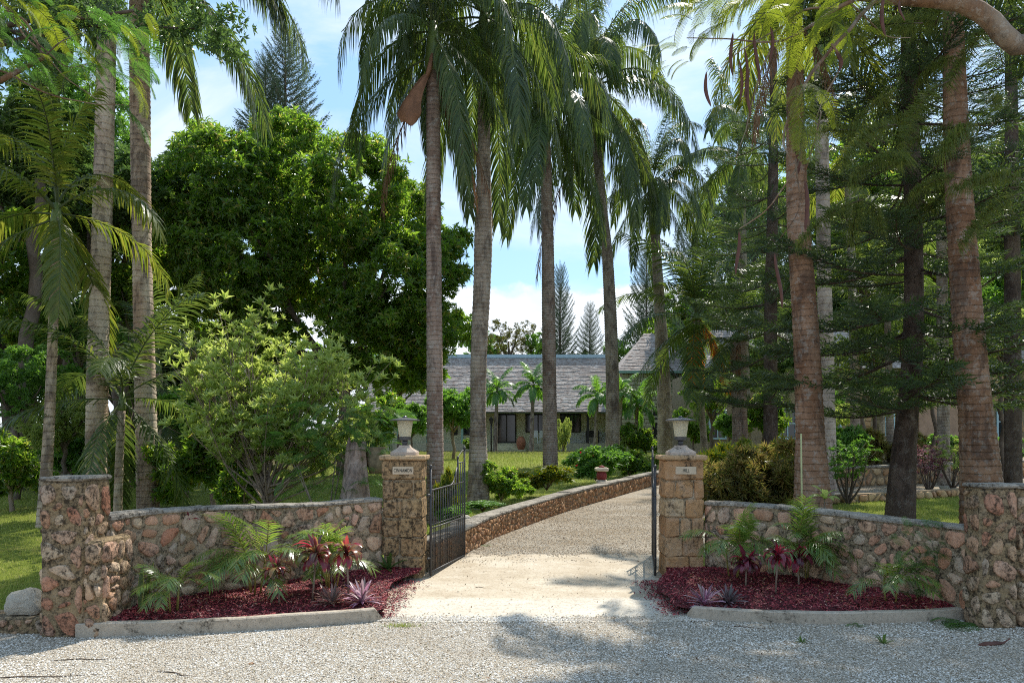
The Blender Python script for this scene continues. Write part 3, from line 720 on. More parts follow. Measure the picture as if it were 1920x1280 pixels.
# ------------------------------------------------------------------ gate pillars of squared stone
def gate_pillar(label, x0, x1, y0, y1, mat, seed, word, capname):
    r = random.Random(seed); hh = 1.43
    m = MB(); m.box(x0+.02, x1-.02, y0+.02, y1-.02, -.1, hh-.002)
    o = thing('gate_pillar', label, 'pillar', me=m.me('gate_pillar', M['mortar']))
    zs = [-.05, .27, .50, .73, .96, 1.19, hh]
    lay = [[0, .62, 1], [0, .45, 1], [0, .34, .74, 1], [0, .55, 1], [0, .27, .72, 1], [0, 1]] if word == 'HILL' else [[0, .34, 1], [0, .45, 1], [0, .40, .74, 1], [0, .48, 1], [0, .30, .76, 1], [0, 1]]
    for j in range(6):
        cuts = [c+r.uniform(-.04,.04) if 0 < c < 1 else c for c in lay[j]]
        for a, b in zip(cuts, cuts[1:]):
            m = MB(); p = r.uniform(0, .006)
            m.bevbox(x0+(x1-x0)*a+.004, x0+(x1-x0)*b-.004, y0-p, y1+p, zs[j]+.004, zs[j+1]-.004, r.uniform(.008, .03), .009, r)
            obj('block', m.me('block', mat), o)
    m = MB(); m.bevbox(x0-.035, x1+.035, y0-.035, y1+.035, hh, hh+.058, .012, .004, r); obj('cap_slab', m.me('cap_slab', M['ashlar']), o)
    cx, cyy = (x0+x1)/2, (y0+y1)/2
    m = MB(); w_, z0, z1 = .125, 1.258, 1.35
    m.bevbox(cx-w_+.01, cx+w_+.01, y0-.018, y0-.003, z0, z1, .004, .001, r)
    pl = obj('plaque', m.me('plaque', M['plaque']), o)
    f = bpy.data.curves.new('lettering', 'FONT'); f.body = word; f.size = .060; f.extrude = .0012; f.align_x = 'CENTER'; f.align_y = 'CENTER'; f.space_character = 1.12
    f.materials.append(M['ink']); f.offset = .0006
    t = obj('lettering', f, pl, (cx+.01, y0-.0195, (z0+z1)/2), (R(90), 0, 0), (.62, 1, 1))
    # flared carved stone that carries the lantern is a thing of its own
    s = .155; prof = [(s, 0), (s, .035), (s*.92, .045), (s*.66, .07), (s*.46, .095), (s*.40, .118)]
    m = MB()
    rr = [(a*math.sqrt(2), z) for a, z in prof]
    m.lathe(rr, (0,0,0), 4, PI/4)
    thing('lantern_plinth', capname, 'plinth', (cx, cyy, hh+.058), me=m.me('lantern_plinth', M['capstone']))
    return cx, cyy, hh+.058+.118
def lantern(label, x, y, z, rot):
    e = thing('post_lantern', label, 'lantern', (x, y, z), rot)
    m = MB(); m.lathe([(.035,0),(.033,.06)], n=12); obj('neck', m.me('neck', M['iron2'], True), e)
    m = MB(); m.lathe([(.068,0),(.073,.006),(.076,.04),(.07,.045)], (0,0,.06), n=20); obj('collar', m.me('collar', M['iron2'], False), e)
    m = MB(); m.lathe([(.072,.0),(.098,.195)], (0,0,.105), n=24); obj('glass_shade', m.me('glass_shade', M['frost'], False), e)
    m = MB()
    prof = [(.19,.30),(.196,.303),(.196,.310),(.15,.322),(.07,.335),(.03,.338)]
    V = []; n = 28
    for rr, zz_ in prof:
        for k in range(n):
            a = 2*PI*k/n; sq = (abs(math.cos(a))**3+abs(math.sin(a))**3)**(-1/3)
            V.append((rr*math.cos(a)*sq*.95, rr*math.sin(a)*sq*.95, zz_))
    Fc = [tuple(reversed(range(n))), tuple((len(prof)-1)*n+k for k in range(n))]
    for i in range(len(prof)-1):
        for k in range(n): Fc.append((i*n+k, i*n+(k+1)%n, (i+1)*n+(k+1)%n, (i+1)*n+k))
    m.add(V, Fc); obj('hat', m.me('hat', M['iron2']), e)
    m = MB(); m.lathe([(.03,0),(.034,.008),(.02,.016),(.014,.024)], (0,0,.338), n=12); obj('finial', m.me('finial', M['iron2'], True), e)
lx = gate_pillar('left gate pillar of dark stained squared stone with a CINNAMON plaque', -1.565, -1.075, 8.92, 9.37, M['ashlar_dark'], 5, 'CINNAMON', 'flared pale capstone under the lantern above the CINNAMON plaque')
rx = gate_pillar('right gate pillar of honey squared stone with a HILL plaque', 1.85, 2.31, 8.92, 9.37, M['ashlar'], 9, 'HILL', 'flared pale capstone under the lantern above the HILL plaque')
lantern('frosted lantern with square black hat on the CINNAMON pillar', *lx, R(8))
lantern('frosted lantern with tilted square black hat on the HILL pillar', *rx, R(-20))

# ------------------------------------------------------------------ iron gate leaves
def gate(label, hx, hy, ang, L=1.38, side=1):
    e = thing('gate_leaf', label, 'gate', (hx, hy, .03), ang)
    def T(name, pts, r=.007, n=6, ry=1): m = MB(); m.tube(pts, r, n, True, ry); return obj(name, m.me(name, M['iron'], True), e)
    zh, zf = 1.30, 1.50
    T('hinge_stile', [(0,0,0),(0,0,zh)], .016, 8)
    m = MB(); m.lathe([(.008,0),(.022,.012),(.022,.028),(.006,.045)], (0,0,zh), 10); obj('finial', m.me('finial', M['iron'], True), e)
    T('free_stile', [(L,0,0),(L,0,zf)], .014, 8)
    m = MB(); m.lathe([(.008,0),(.02,.012),(.02,.028),(.006,.05)], (L,0,zf), 10); obj('finial', m.me('finial', M['iron'], True), e)
    T('bottom_rail', [(0,0,.04),(L,0,.04)], .012, 6); T('lock_rail', [(0,0,.57),(L,0,.57)], .010, 6)
    T('lock_rail', [(0,0,.61),(L,0,.61)], .006, 6)
    def top(s): # sweeping top rail, low for most of the leaf then turning up near the free end
        return 1.03+.03*s/L if s < .55*L else 1.046+.30*max(0, (s-.55*L)/(.23*L))**2.2 if s < .78*L else 1.346
    T('top_rail', [(s*L/24, 0, top(s*L/24)) for s in range(0, 19)], .011, 6)
    T('lower_top_rail', [(0,0,1.03),(L,0,1.06)], .008, 6)
    T('shoulder_post', [(.78*L,0,1.05),(.78*L,0,1.38)], .012, 8)
    T('shoulder_rail', [(.78*L,0,1.33),(L,0,1.33)], .009, 6)
    m = MB(); m.lathe([(.008,0),(.018,.012),(.018,.024),(.006,.04)], (.78*L,0,1.38), 10); obj('finial', m.me('finial', M['iron'], True), e)
    T('swan_neck', [(.78*L+.03*math.cos(a)*0+(L-.78*L)*t, 0, 1.40+.10*math.sin(t*PI*.5)) for t, a in [(k/8, 0) for k in range(9)]], .006, 6)
    N = 15
    for i in range(1, N):
        s = L*i/N; zt = 1.33 if s > .78*L else top(s)
        T('bar', [(s,0,.04),(s,0,zt)], .0065, 6)
    for i in range(0, N):
        s = L*(i+.5)/N; T('short_bar', [(s,0,.04),(s,0,.57)], .005, 5)
    for i, s in enumerate((.60, .78, .96)):   # scrolls in the upper panel
        cx, cz = s*L*.95, .93
        T('scroll', [(cx+(.052-.004*k*.55)*math.cos(k*.55), .010, cz+(.052-.004*k*.55)*math.sin(k*.55)*1.1) for k in range(20)], .0055, 5)
    T('lower_hinge', [(-.10,0,.22),(0,0,.22)], .014, 6, .6); T('upper_hinge', [(-.10,0,.98),(0,0,.98)], .016, 6, .8)
gate('open black iron gate leaf hinged on the CINNAMON pillar', -.985, 8.98, math.atan2(1.33, .32))
gate('open black iron gate leaf hinged on the HILL pillar', 1.735, 8.98, math.atan2(1.33, .22))

# ------------------------------------------------------------------ kerbs and mulch beds
def kerb(label, pts, h, wd, ends):
    P = Path(pts); n = 30; V = []; Fc = []
    for i in range(n+1):
        u = P.len*i/n; p, N = P.at(u); k = h*(1+.05*mnoise.noise((u*2, 0, 0)))
        if i == n and ends[1]: k = h*.35
        if i == 0 and ends[0]: k = h*.35
        b = p-N*wd; f2 = p-N*.012
        V += [(p.x,p.y,-.05), (p.x,p.y,k-.01), (f2.x,f2.y,k), (b.x,b.y,k), (b.x,b.y,-.05)]
    for i in range(n):
        for j in range(4): Fc.append((i*5+j, (i+1)*5+j, (i+1)*5+j+1, i*5+j+1))
    Fc += [(0,1,2,3,4), tuple(n*5+k for k in (4,3,2,1,0))]
    thing('concrete_kerb', label, 'kerb', me=mesh_np('concrete_kerb', V, Fc, mats=[M['kerb']]))
kl = [(-3.70,6.28),(-3.0,6.37),(-2.44,6.47),(-1.8,6.66),(-1.27,6.84),(-1.21,6.90)]
kr = [(1.66,7.04),(1.72,6.93),(2.3,6.80),(2.98,6.73),(3.7,6.80),(4.3,6.92),(4.6,7.0)]
kerb('long concrete kerb edging the left mulch bed', kl, .122, .07, (0, 1))
kerb('long concrete kerb edging the right mulch bed', kr, .112, .07, (1, 0))
def bed(front, back, seed):
    fp, bp = Path(front), Path(back); nu, nv = 70, 22; V = []; Fc = []
    def P(u, v):
        a, _ = fp.at(u*fp.len); b, _ = bp.at(u*bp.len); p = a.lerp(b, v)
        z = .085+.05*math.sin(min(v, .9)*PI*.55)+.02*mnoise.noise((p.x*3, p.y*3, seed))+.008*mnoise.noise((p.x*14, p.y*14, seed))
        return Vector((p.x, p.y, z))
    for i in range(nu+1):
        for j in range(nv+1): V.append(P(i/nu, j/nv))
    for i in range(nu):
        for j in range(nv): k = i*(nv+1)+j; Fc.append((k, k+nv+1, k+nv+2, k+1))
    return V, Fc, P
for nm, fr, bk, sd in (('left', [(-3.70,6.35),(-2.44,6.53),(-1.30,6.90),(-1.24,7.3),(-1.33,8.2),(-1.12,8.80)], [(-3.55,6.55),(-3.4,7.1),(-2.72,7.85),(-2.15,8.45),(-1.5,8.98),(-1.08,8.93)], 1),
                       ('right', [(1.86,8.85),(1.60,8.2),(1.58,7.5),(1.70,7.02),(2.98,6.79),(4.3,6.98)], [(1.86,8.93),(2.36,8.95),(2.95,8.62),(3.5,8.1),(3.88,7.6),(4.28,7.0)], 2)):
    V, Fc, P = bed(fr, bk, sd)
    struct('mulch_bed', mesh_np('mulch_bed', V, Fc, mats=[M['mulch']], smooth=True))
    n = 13000; r = random.Random(sd)
    pts = np.array([P(r.random(), r.random()**.9*1.0) + Vector((0,0,.004)) for _ in range(n)])
    if nm == 'left':
        ex = np.array([(-1.33+r.gauss(.10,.09), 6.9+r.random()*1.8, .022+r.random()*.01) for _ in range(900)])
    else:
        ex = np.array([(1.68+r.gauss(-.10,.09), 7.0+r.random()*1.7, .022+r.random()*.01) for _ in range(900)])
    kp = np.array([mnoise.noise((a*1.7, b*1.7, 3.0+sd)) > -.22 or r.random() < .4 for a, b, c in pts]); pts = pts[kp]
    pts = np.concatenate([pts, ex]); n = len(pts)
    Vt = np.array([(-1,-.26,0),(1,-.2,.05),(.9,.25,0),(-.8,.22,.06),(0,0,.28)]); Ft = [(0,1,4),(1,2,4),(2,3,4),(3,0,4)]
    Z = np.stack([rng.normal(0,.55,n), rng.normal(0,.55,n), np.ones(n)], 1)
    L, C = flat(Ft); A, L, C, _ = merge(Vt, L, C, frames(pts, Z, rng.uniform(.009, .023, n), rng))
    obj('mulch_chips', mesh_np('mulch_chips', A, loops=L, counts=C, mats=[M['chip']]), kind='stuff', label='shredded red bark chips in the %s bed' % nm, category='mulch')

# ------------------------------------------------------------------ the house
Y0 = 54.8
def hx(px, d=55): return gx(px, d)
hs = thing('house', 'long low villa with a grey shingle roof and deep verandah across the lawn', 'house', (0, 0, 0))
XL, XR = hx(690), hx(1163)
m = MB(); m.box(XL, XR, 55.2, 62, .6, 1.28); obj('plinth', m.me('plinth', M['house_block']), hs)
m = MB(); m.box(XL, XR, 57.6, 57.9, 1.28, 4.4); m.box(XR-.25, XR, 57.3, 62, 1.28, 4.4); obj('wall', m.me('wall', M['render_y']), hs)
m = MB(); m.box(hx(1020), XR-.3, 57.5, 57.597, 1.28, 2.15); obj('white_wainscot', m.me('white_wainscot', M['render_w']), hs)
def opening(name, x0, x1, z0, z1, y=57.58, panes=2, mat='darkwood'):
    m = MB(); t = .09
    m.box(x0, x1, y-.10, y-.002, z1-t, z1); m.box(x0, x1, y-.10, y-.002, z0, z0+t)
    m.box(x0, x0+t, y-.10, y-.002, z0+t, z1-t); m.box(x1-t, x1, y-.10, y-.002, z0+t, z1-t)
    for k in range(1, panes):
        c = x0+(x1-x0)*k/panes; m.box(c-.04, c+.04, y-.098, y-.004, z0+t, z1-t)
    f = obj(name, m.me(name, M[mat]), hs)
    for k in range(panes):
        a = x0+t+(x1-x0-2*t)*k/panes+.02; b = x0+t+(x1-x0-2*t)*(k+1)/panes-.02
        m = MB(); m.box(a, b, y-.05, y-.03, z0+t, z1-t); obj('pane', m.me('pane', M['glass']), f)
D = 57.6
opening('door', hx(932,D), hx(968,D), 1.28, 3.85, panes=2)
opening('window', hx(985,D), hx(1021,D), 2.1, 3.8, panes=3)
opening('window', hx(1050,D), hx(1089,D), 2.1, 3.8, panes=3)
opening('window', hx(868,D), hx(885,D), 1.9, 3.8, panes=2)
opening('window', hx(845,D), hx(858,D), 1.9, 3.8, panes=2)
for px, mt in ((745,'teal'),(800,'teal'),(866,'teal'),(905,'teal'),(1103,'darkwood'),(1150,'teal')):
    x = hx(px); m = MB(); m.box(x-.08, x+.08, 55.3, 55.46, 1.28, 3.62); obj('post', m.me('post', M[mt]), hs)
m = MB(); m.box(XL-.2, XR+.2, 55.25, 55.5, 3.50, 3.68); obj('eave_beam', m.me('eave_beam', M['teal']), hs)
st = 0
for k in range(4):
    m = MB(); m.box(hx(918), hx(985), 55.18-.3*(k+1), 55.197-.3*k, .6, 1.12-.15*k); obj('step', m.me('step', M['house_block']), hs)
# roof: shingle courses lapping one over the next, joined (each is 3-4 pixels)
def shingle_roof(x0, x1, ya, za, yb, zb, n, parent, name='roof', xa=None, xb=None):
    m = MB(); m.add([(x0,ya,za-.05),(x1,ya,za-.05),(x1 if xb is None else xb,yb,zb-.05),(x0 if xa is None else xa,yb,zb-.05)], [(0,1,2,3)])
    rf = obj(name, m.me(name, M['darkwood']), parent)
    m = MB(); r = random.Random(4)
    xa = x0 if xa is None else xa; xb = x1 if xb is None else xb
    for k in range(n):
        t0, t1 = k/n, (k+1.15)/n
        y0, z0 = ya+(yb-ya)*t0, za+(zb-za)*t0; y1, z1 = ya+(yb-ya)*t1, za+(zb-za)*t1
        a = x0+(xa-x0)*t0; b = x1+(xb-x1)*t0; c = a
        while c < b:
            wd = r.uniform(.25, .6); e = min(b, c+wd); h = r.uniform(-.015, .02)
            m.add([(c,y0-.02,z0+.025+h),(e,y0-.02,z0+.025+h),(e,y1,z1+.01),(c,y1,z1+.01),(c,y0-.02,z0-.02),(e,y0-.02,z0-.02)], [(0,1,2,3),(4,5,1,0)])
            c = e+.006
    obj('shingle_courses', m.me('shingle_courses', M['shingle']), rf, kind='stuff')
    return rf
rf = shingle_roof(XL-.3, XR, 54.7, 3.6, 59.2, 8.05, 40, hs)
m = MB(); m.box(XL-.3, XR+.1, 59.1, 59.5, 8.04, 8.32); obj('ridge_cap', m.me('ridge_cap', M['ridge']), rf)
m = MB(); m.add([(XL-.3,59.3,8.05),(XR,59.3,8.05),(XR,64,3.6),(XL-.3,64,3.6)], [(0,1,2,3)]); m.add([(XR,54.7,3.6),(XR,64,3.6),(XR,59.3,8.05)], [(0,1,2)]); obj('rear_slope', m.me('rear_slope', M['shingle']), rf)
# stone tower wing
tw = thing('stone_tower', 'square pale stone wing with a hipped shingle roof at the right end of the villa', 'building', (0,0,0))
TX0, TX1, TY, TZ = hx(1166,53), hx(1300,53), 53.0, 6.45
m = MB(); m.box(TX0, TX1, TY, 60, .5, TZ); obj('wall', m.me('wall', M['mortar_honey']), tw)
def blocks(parent, x0, x1, z0, z1, y, bw, bh, mat, seed, limit=300, hole=None):
    r = random.Random(seed); z = z0; ms = []
    for k in range(6):
        m = MB(); w_ = bw*(.7+.12*k); m.bevbox(0, w_-.03, -.04, 0, 0, bh-.03, .02, .006, r); ms.append((w_, m.me('stone_block', mat)))
    cnt = 0
    while z < z1-bh*.6:
        x = x0+r.uniform(-.3, 0)*bw
        x = max(x, x0)
        while x < x1-bw*.4 and cnt < limit:
            w_, me = r.choice(ms)
            if x+w_ > x1: break
            if not (hole and hole(x, z, w_)): obj('stone_block', me, parent, (x, y-.002-r.uniform(0,.02), z)); cnt += 1
            x += w_
        z += bh
blocks(tw, TX0+.02, hx(1300,53), .6, TZ-.1, TY, .42, .27, M['house_block'], 3, 300)
m = MB(); m.box(hx(1224,53), hx(1240,53), TY-.05, TY-.045+.03, .7, 3.6)
obj('dark_doorway', m.me('dark_doorway', M['darkwood']), tw)
r1 = shingle_roof(TX0-.35, TX1+.35, TY-.35, TZ, 56.5, 9.6, 26, tw, 'roof', (TX0+TX1)/2-.3, (TX0+TX1)/2+.3)
m = MB(); m.add([(TX0-.35,TY-.35,TZ),(TX0-.35,60.3,TZ),((TX0+TX1)/2-.3,56.5,9.6)], [(0,2,1)]); m.add([(TX1+.35,TY-.35,TZ),(TX1+.35,60.3,TZ),((TX0+TX1)/2+.3,56.5,9.6)], [(0,1,2)])
obj('hip', m.me('hip', M['shingle']), r1)
m = MB(); m.box(TX0-.4, TX1+.4, TY-.42, TY-.36, TZ-.18, TZ-.02); obj('gutter', m.me('gutter', M['teal']), tw)
# annexe behind the pines
an = thing('stone_annexe', 'long honey stone annexe with pale blue sash windows glimpsed behind the pine trunks', 'building', (0,0,0))
AY = 42.0
AX0, AX1 = hx(1318, AY), hx(1990, AY)
m = MB(); m.box(AX0, AX1, AY, 50, .5, 5.6); obj('wall', m.me('wall', M['mortar_honey']), an)
wins = [(1345, 1.6, 3.3), (1476, 1.6, 3.4), (1660, 1.8, 3.4), (1560, 1.8, 3.4), (1884, 1.6, 3.6)]
blocks(an, hx(1590,AY), hx(1715,AY), .6, 5.4, AY, .5, .29, M['honey'], 5, 170, lambda x, z, w_: any(abs(x+w_/2-hx(a, AY)) < .75 and b-.4 < z < c for a, b, c in wins))
blocks(an, hx(1860,AY), hx(1925,AY), .6, 5.4, AY, .5, .29, M['honey'], 6, 125, lambda x, z, w_: any(abs(x+w_/2-hx(a, AY)) < .75 and b-.4 < z < c for a, b, c in wins))
m = MB(); m.box(hx(1718,AY), hx(1850,AY), AY-.3, AY-.003, .6, 3.6); obj('pink_lean_to', m.me('pink_lean_to', M['brick_pink']), an)
for a, b, c in wins:
    x = hx(a, AY); m = MB()
    for (p, q, s, t) in ((x-.5, x+.5, c-.1, c), (x-.5, x+.5, b, b+.1), (x-.5, x-.4, b+.1, c-.1), (x+.4, x+.5, b+.1, c-.1), (x-.4, x+.4, (b+c)/2-.03, (b+c)/2+.03), (x-.03, x+.03, b+.1, (b+c)/2-.03), (x-.03, x+.03, (b+c)/2+.03, c-.1)):
        m.box(p, q, AY-.09, AY-.02, s, t)
    f = obj('window', m.me('window', M['bluewood']), an); m = MB(); m.box(x-.4, x+.4, AY-.045, AY-.03, b+.1, c-.1); obj('pane', m.me('pane', M['glass']), f)
r2 = shingle_roof(AX0-.3, AX1+.3, AY-.5, 5.6, 46.5, 8.4, 22, an)
# verandah furniture and the garden things in front of it
def chair(label, x, y, rz, z=1.28):
    e = thing('verandah_chair', label, 'chair', (x, y, z), rz, None)
    for nm, b in (('seat', (-.25,.25,-.25,.25,.42,.47)), ('backrest', (-.25,.25,.21,.25,.47,.95)), ('leg', (-.25,-.2,-.25,-.2,0,.42)), ('leg', (.2,.25,-.25,-.2,0,.42)), ('leg', (-.25,-.2,.2,.25,0,.42)), ('leg', (.2,.25,.2,.25,0,.42))):
        m = MB(); m.box(*b); obj(nm, m.me(nm, M['render_w']), e)
chair('white verandah chair just right of the terracotta urn', hx(1003,56), 56, 3.0)
chair('white verandah chair left of the palm trunk in front of the far windows', hx(1016,56), 56, 3.4)
e = thing('verandah_bench', 'dark bench against the verandah wall at its right end', 'bench', (hx(1111,56.5), 56.5, 1.28))
for nm, b in (('seat', (-.5,.5,-.22,.22,.42,.47)), ('backrest', (-.5,.5,.19,.22,.5,.95)), ('leg', (-.48,-.42,-.2,-.14,0,.42)), ('leg', (.42,.48,-.2,-.14,0,.42)), ('leg', (-.48,-.42,.16,.18,0,.95)), ('leg', (.42,.48,.16,.18,0,.95))):
    m = MB(); m.box(*b); obj(nm, m.me(nm, M['darkwood']), e)
m = MB(); m.lathe([(.16,0),(.30,.3),(.36,.62),(.30,.9),(.17,1.02),(.22,1.1),(.18,1.1),(.13,1.0)], n=18)
thing('terracotta_urn', 'tall terracotta urn beside the verandah steps', 'urn', (hx(977,54.6), 54.6, .70), me=m.me('terracotta_urn', M['terra'], True))
def lamp_post(label, px, d, h):
    x = gx(px, d); e = thing('garden_lamp', label, 'lamp', (x, d, H(x,d)))
    m = MB(); m.tube([(0,0,0),(0,0,h)], .05, 8); obj('post', m.me('post', M['darkwood'], True), e)
    m = MB(); m.lathe([(.12,h),(.2,h+.32),(.24,h+.34),(.03,h+.5)], n=4, a0=PI/4); obj('lamp_head', m.me('lamp_head', M['darkwood']), e)
lamp_post('dark garden lamp post standing on the lawn before the verandah steps', 921, 50, 1.9)
# stone pedestal with red front beside the drive
p = Vector((gx(1128, 17.9), 17.9, H(0, 17.9)+.3))
e = thing('stone_pedestal', 'squat cream pedestal with a red painted barrel standing on the drive wall', 'pedestal', p)
e.scale = (.82, .82, .8)
m = MB(); m.bevbox(-.16,.16,-.16,.16,0,.10,.02,.004); obj('base', m.me('base', M['cream']), e)
m = MB(); m.lathe([(.11,.1),(.15,.16),(.155,.27),(.12,.36)], n=16); obj('barrel', m.me('barrel', M['redpaint'], True), e)
m = MB(); m.bevbox(-.19,.19,-.19,.19,.36,.48,.03,.004); obj('cap', m.me('cap', M['cream']), e)
m = MB(); m.lathe([(.08,.48),(.08,.52),(.02,.54)], n=12); obj('red_knob', m.me('red_knob', M['redpaint'], True), e)
# pots and carved stump behind the left gate pillar
def pot(label, x, y, z, r, h, mat):
    m = MB(); m.lathe([(r*.7,0),(r,h*.35),(r*.98,h*.8),(r*.8,h*.93),(r*.95,h),(r*.85,h),(r*.7,h*.9)], n=20)
    return thing('clay_jar', label, 'jar', (x, y, z), me=m.me('clay_jar', M[mat], True))
pot('old mossy clay jar standing behind the left gate pillar', gx(706,11.3), 11.3, zz(887,11.3), .15, .40, 'terra_light')
m = MB(); m.lathe([(.24,-.02),(.27,.3),(.26,.5),(.28,.53),(.2,.53)], n=9); thing('log_pedestal', 'round wooden log under the clay jar behind the left gate pillar', 'log', (gx(708,11.3), 11.3, H(0,11.3)), me=m.me('log_pedestal', M['bark_shrub'], True))
def stump(label, px, d, ztop, r, seed):
    x = gx(px, d); z0 = H(x, d); V = []; Fc = []; n = 28; K = 9; rr = random.Random(seed)
    for k in range(K):
        t = k/(K-1)
        for i in range(n):
            a = 2*PI*i/n
            q = r*(1.0-.35*t+.8*(1-t)**4)*(1+.22*mnoise.noise((math.cos(a)*1.6, math.sin(a)*1.6, t*1.2+seed))+.10*math.cos(a*5+seed)*(1-.4*t))
            V.append((q*math.cos(a), q*math.sin(a), (ztop-z0)*t*(1+.14*mnoise.noise((math.cos(a)*1.5, math.sin(a)*1.5, seed+5.0))*t)))
    for k in range(K-1):
        for i in range(n): Fc.append((k*n+i, k*n+(i+1)%n, (k+1)*n+(i+1)%n, (k+1)*n+i))
    V.append((0,0,(ztop-z0)*.9)); c = len(V)-1
    for i in range(n): Fc.append(((K-1)*n+i, (K-1)*n+(i+1)%n, c))
    return thing('tree_stump', label, 'stump', (x, d, z0), me=mesh_np('tree_stump', V, Fc, mats=[M['stumpwood']], smooth=True))
M['stumpwood'] = barkmat('weathered_stump', (.26,.16,.11), (.40,.28,.22), (.5,.40,.34), 6, 0, .2)
stump('tall fluted pinkish tree stump behind the left wall', 668, 11.2, zz(832, 11.2), .23, 2)

# ------------------------------------------------------------------ leaf and frond templates
def frond_mesh(name, L=3.2, e0=70, k=120, nl=62, ll=.62, lw=.036, droop=.9, mats=(None, None), seed=1, plum=.5, pet=.12, pw=1.25, rr=.022, fwd=.65, seg=3):
    r = random.Random(seed); n = 22; P = [Vector((0,0,0))]; T = []
    for i in range(n):
        s = i/n; th = R(e0-k*s**pw); t = Vector((math.cos(th), .05*math.sin(s*4+seed), math.sin(th))).normalized(); T.append(t); P.append(P[-1]+t*(L/n))
    T.append(T[-1])
    def at_(s):
        f = s*n; i = min(int(f), n-1); return P[i].lerp(P[i+1], f-i), T[i].lerp(T[i+1], f-i).normalized()
    m = MB(); m.mi = 1; m.tube([P[i] for i in range(0, n+1, 2)], [rr*(1-.85*i/n) for i in range(0, n+1, 2)], 4, False)
    m.mi = 0; Zd = Vector((0,0,-1))
    for sd in (-1, 1):
        for i in range(nl):
            s = pet+(1-pet)*(i+r.random()*.7)/nl
            if s > .995: continue
            b, t = at_(s); S = Vector((0,1,0)); S = (S-t*S.dot(t)).normalized()*sd; U = t.cross(S)*sd
            if U.z < 0: U = -U
            prof = max(.22, math.sin(PI*(.12+.80*(s-pet)/(1-pet)))**.55)
            d = (S*1.0+t*(fwd+.5*s)+U*r.uniform(-plum, plum*.8)+Vector((r.gauss(0,.06), r.gauss(0,.06), r.gauss(0,.06)))).normalized()
            le = ll*prof*r.uniform(.85, 1.08); Wn = d.cross(U).normalized() if abs(d.dot(U)) < .99 else t
            V = []; p = b.copy(); ws = [.5, 1.0, .62]
            for q in range(seg):
                hw = lw*.5*ws[min(q, 2)]
                V += [p-Wn*hw, p+Wn*hw]
                d = (d+Zd*droop*(.28+.25*q)*r.uniform(.7, 1.3)).normalized(); p = p+d*(le/seg)
            V.append(p)
            Fc = [(2*q, 2*q+1, 2*q+3, 2*q+2) for q in range(seg-1)]+[(2*seg-2, 2*seg-1, 2*seg)]
            m.add(V, Fc)
    return m.me(name, list(mats))
PR = (M['palm'], M['rachis'])
def royal_set(mats, L, ll, seed, droop=.9, nl=60, lw=.036, heavy=1.0):
    """fronds by age: spear, upright, arching, spreading, drooping, hanging"""
    S = [(84, 40), (72, 110*heavy), (60, 145*heavy), (38, 135*heavy), (8, 100*heavy), (-30, 60)]
    return [frond_mesh('frond', L*(.85 if i == 0 else 1), e, k, nl, ll, lw, droop, mats, seed+i, .45) for i, (e, k) in enumerate(S)]
FR = royal_set(PR, 3.5, .78, 10, 1.5, 92, .036)
FRY = royal_set((M['palm_young'], M['rachis']), 2.6, .6, 30, .7, 52, .045, .9)
FRC = royal_set(PR, 3.4, .72, 50, .55, 60, .045, .62)
FRD = [frond_mesh('frond', 1.9, e, k, 40, .62, .06, .9, (M['mid'], M['rachis']), 60+i, .3) for i, (e, k) in enumerate([(80, 60), (62, 90), (45, 110), (25, 110), (0, 90), (-25, 50)])]
DEADF = [frond_mesh('dead_frond', 3.4, -55, 32, 60, .55, .03, 2.4, (M['palm_dead'], M['rachis_dead']), 70+i, .6) for i in range(2)]
ORF = [frond_mesh('dead_frond', 2.6, -50, 35, 46, .6, .04, 1.4, (M['palm_orange'], M['rachis_dead']), 75+i, .5) for i in range(2)]
GREYF = frond_mesh('dead_frond', 2.2, -75, 14, 60, .5, .03, 3.0, (M['palm_grey'], M['rachis_dead']), 79, .5)

def trunk_mesh(name, pts, rad, mat, ring=.11, n=14, amp=.012, seed=0):
    P = smooth3(pts, 60 if ring else 20); tot = sum((b-a).length for a, b in zip(P, P[1:]))
    m = MB(); steps = max(8, int(tot/ring*2)) if ring else 24
    Ls = [0]
    for a, b in zip(P, P[1:]): Ls.append(Ls[-1]+(b-a).length)
    Q = []; RR = []; j = 0
    for i in range(steps+1):
        u = tot*i/steps
        while j < len(Ls)-2 and Ls[j+1] < u: j += 1
        t = (u-Ls[j])/max(1e-6, Ls[j+1]-Ls[j]); Q.append(P[j].lerp(P[j+1], t))
        s = i/steps; k = s*(len(rad)-1); a = int(min(k, len(rad)-2)); r_ = rad[a]+(rad[a+1]-rad[a])*(k-a)
        r_ *= 1+(amp*(1 if i % 2 else -1) if ring else 0)*2+.03*mnoise.noise((i*.23, seed, 0))
        RR.append(r_)
    m.tube(Q, RR, n); me = m.me(name, mat, True); return me
def smooth3(pts, n):
    P = [Vector(p) for p in pts]
    if len(P) == 2: return [P[0].lerp(P[1], i/n) for i in range(n+1)]
    out = []; k = max(2, n//(len(P)-1))
    for i in range(len(P)-1):
        a, b, c, d = P[max(i-1,0)], P[i], P[i+1], P[min(i+2, len(P)-1)]
        for q in range(k): t = q/k; out.append(.5*((2*b)+(c-a)*t+(2*a-5*b+4*c-d)*t*t+(3*b-a-3*c+d)*t**3))
    out.append(P[-1]); return out
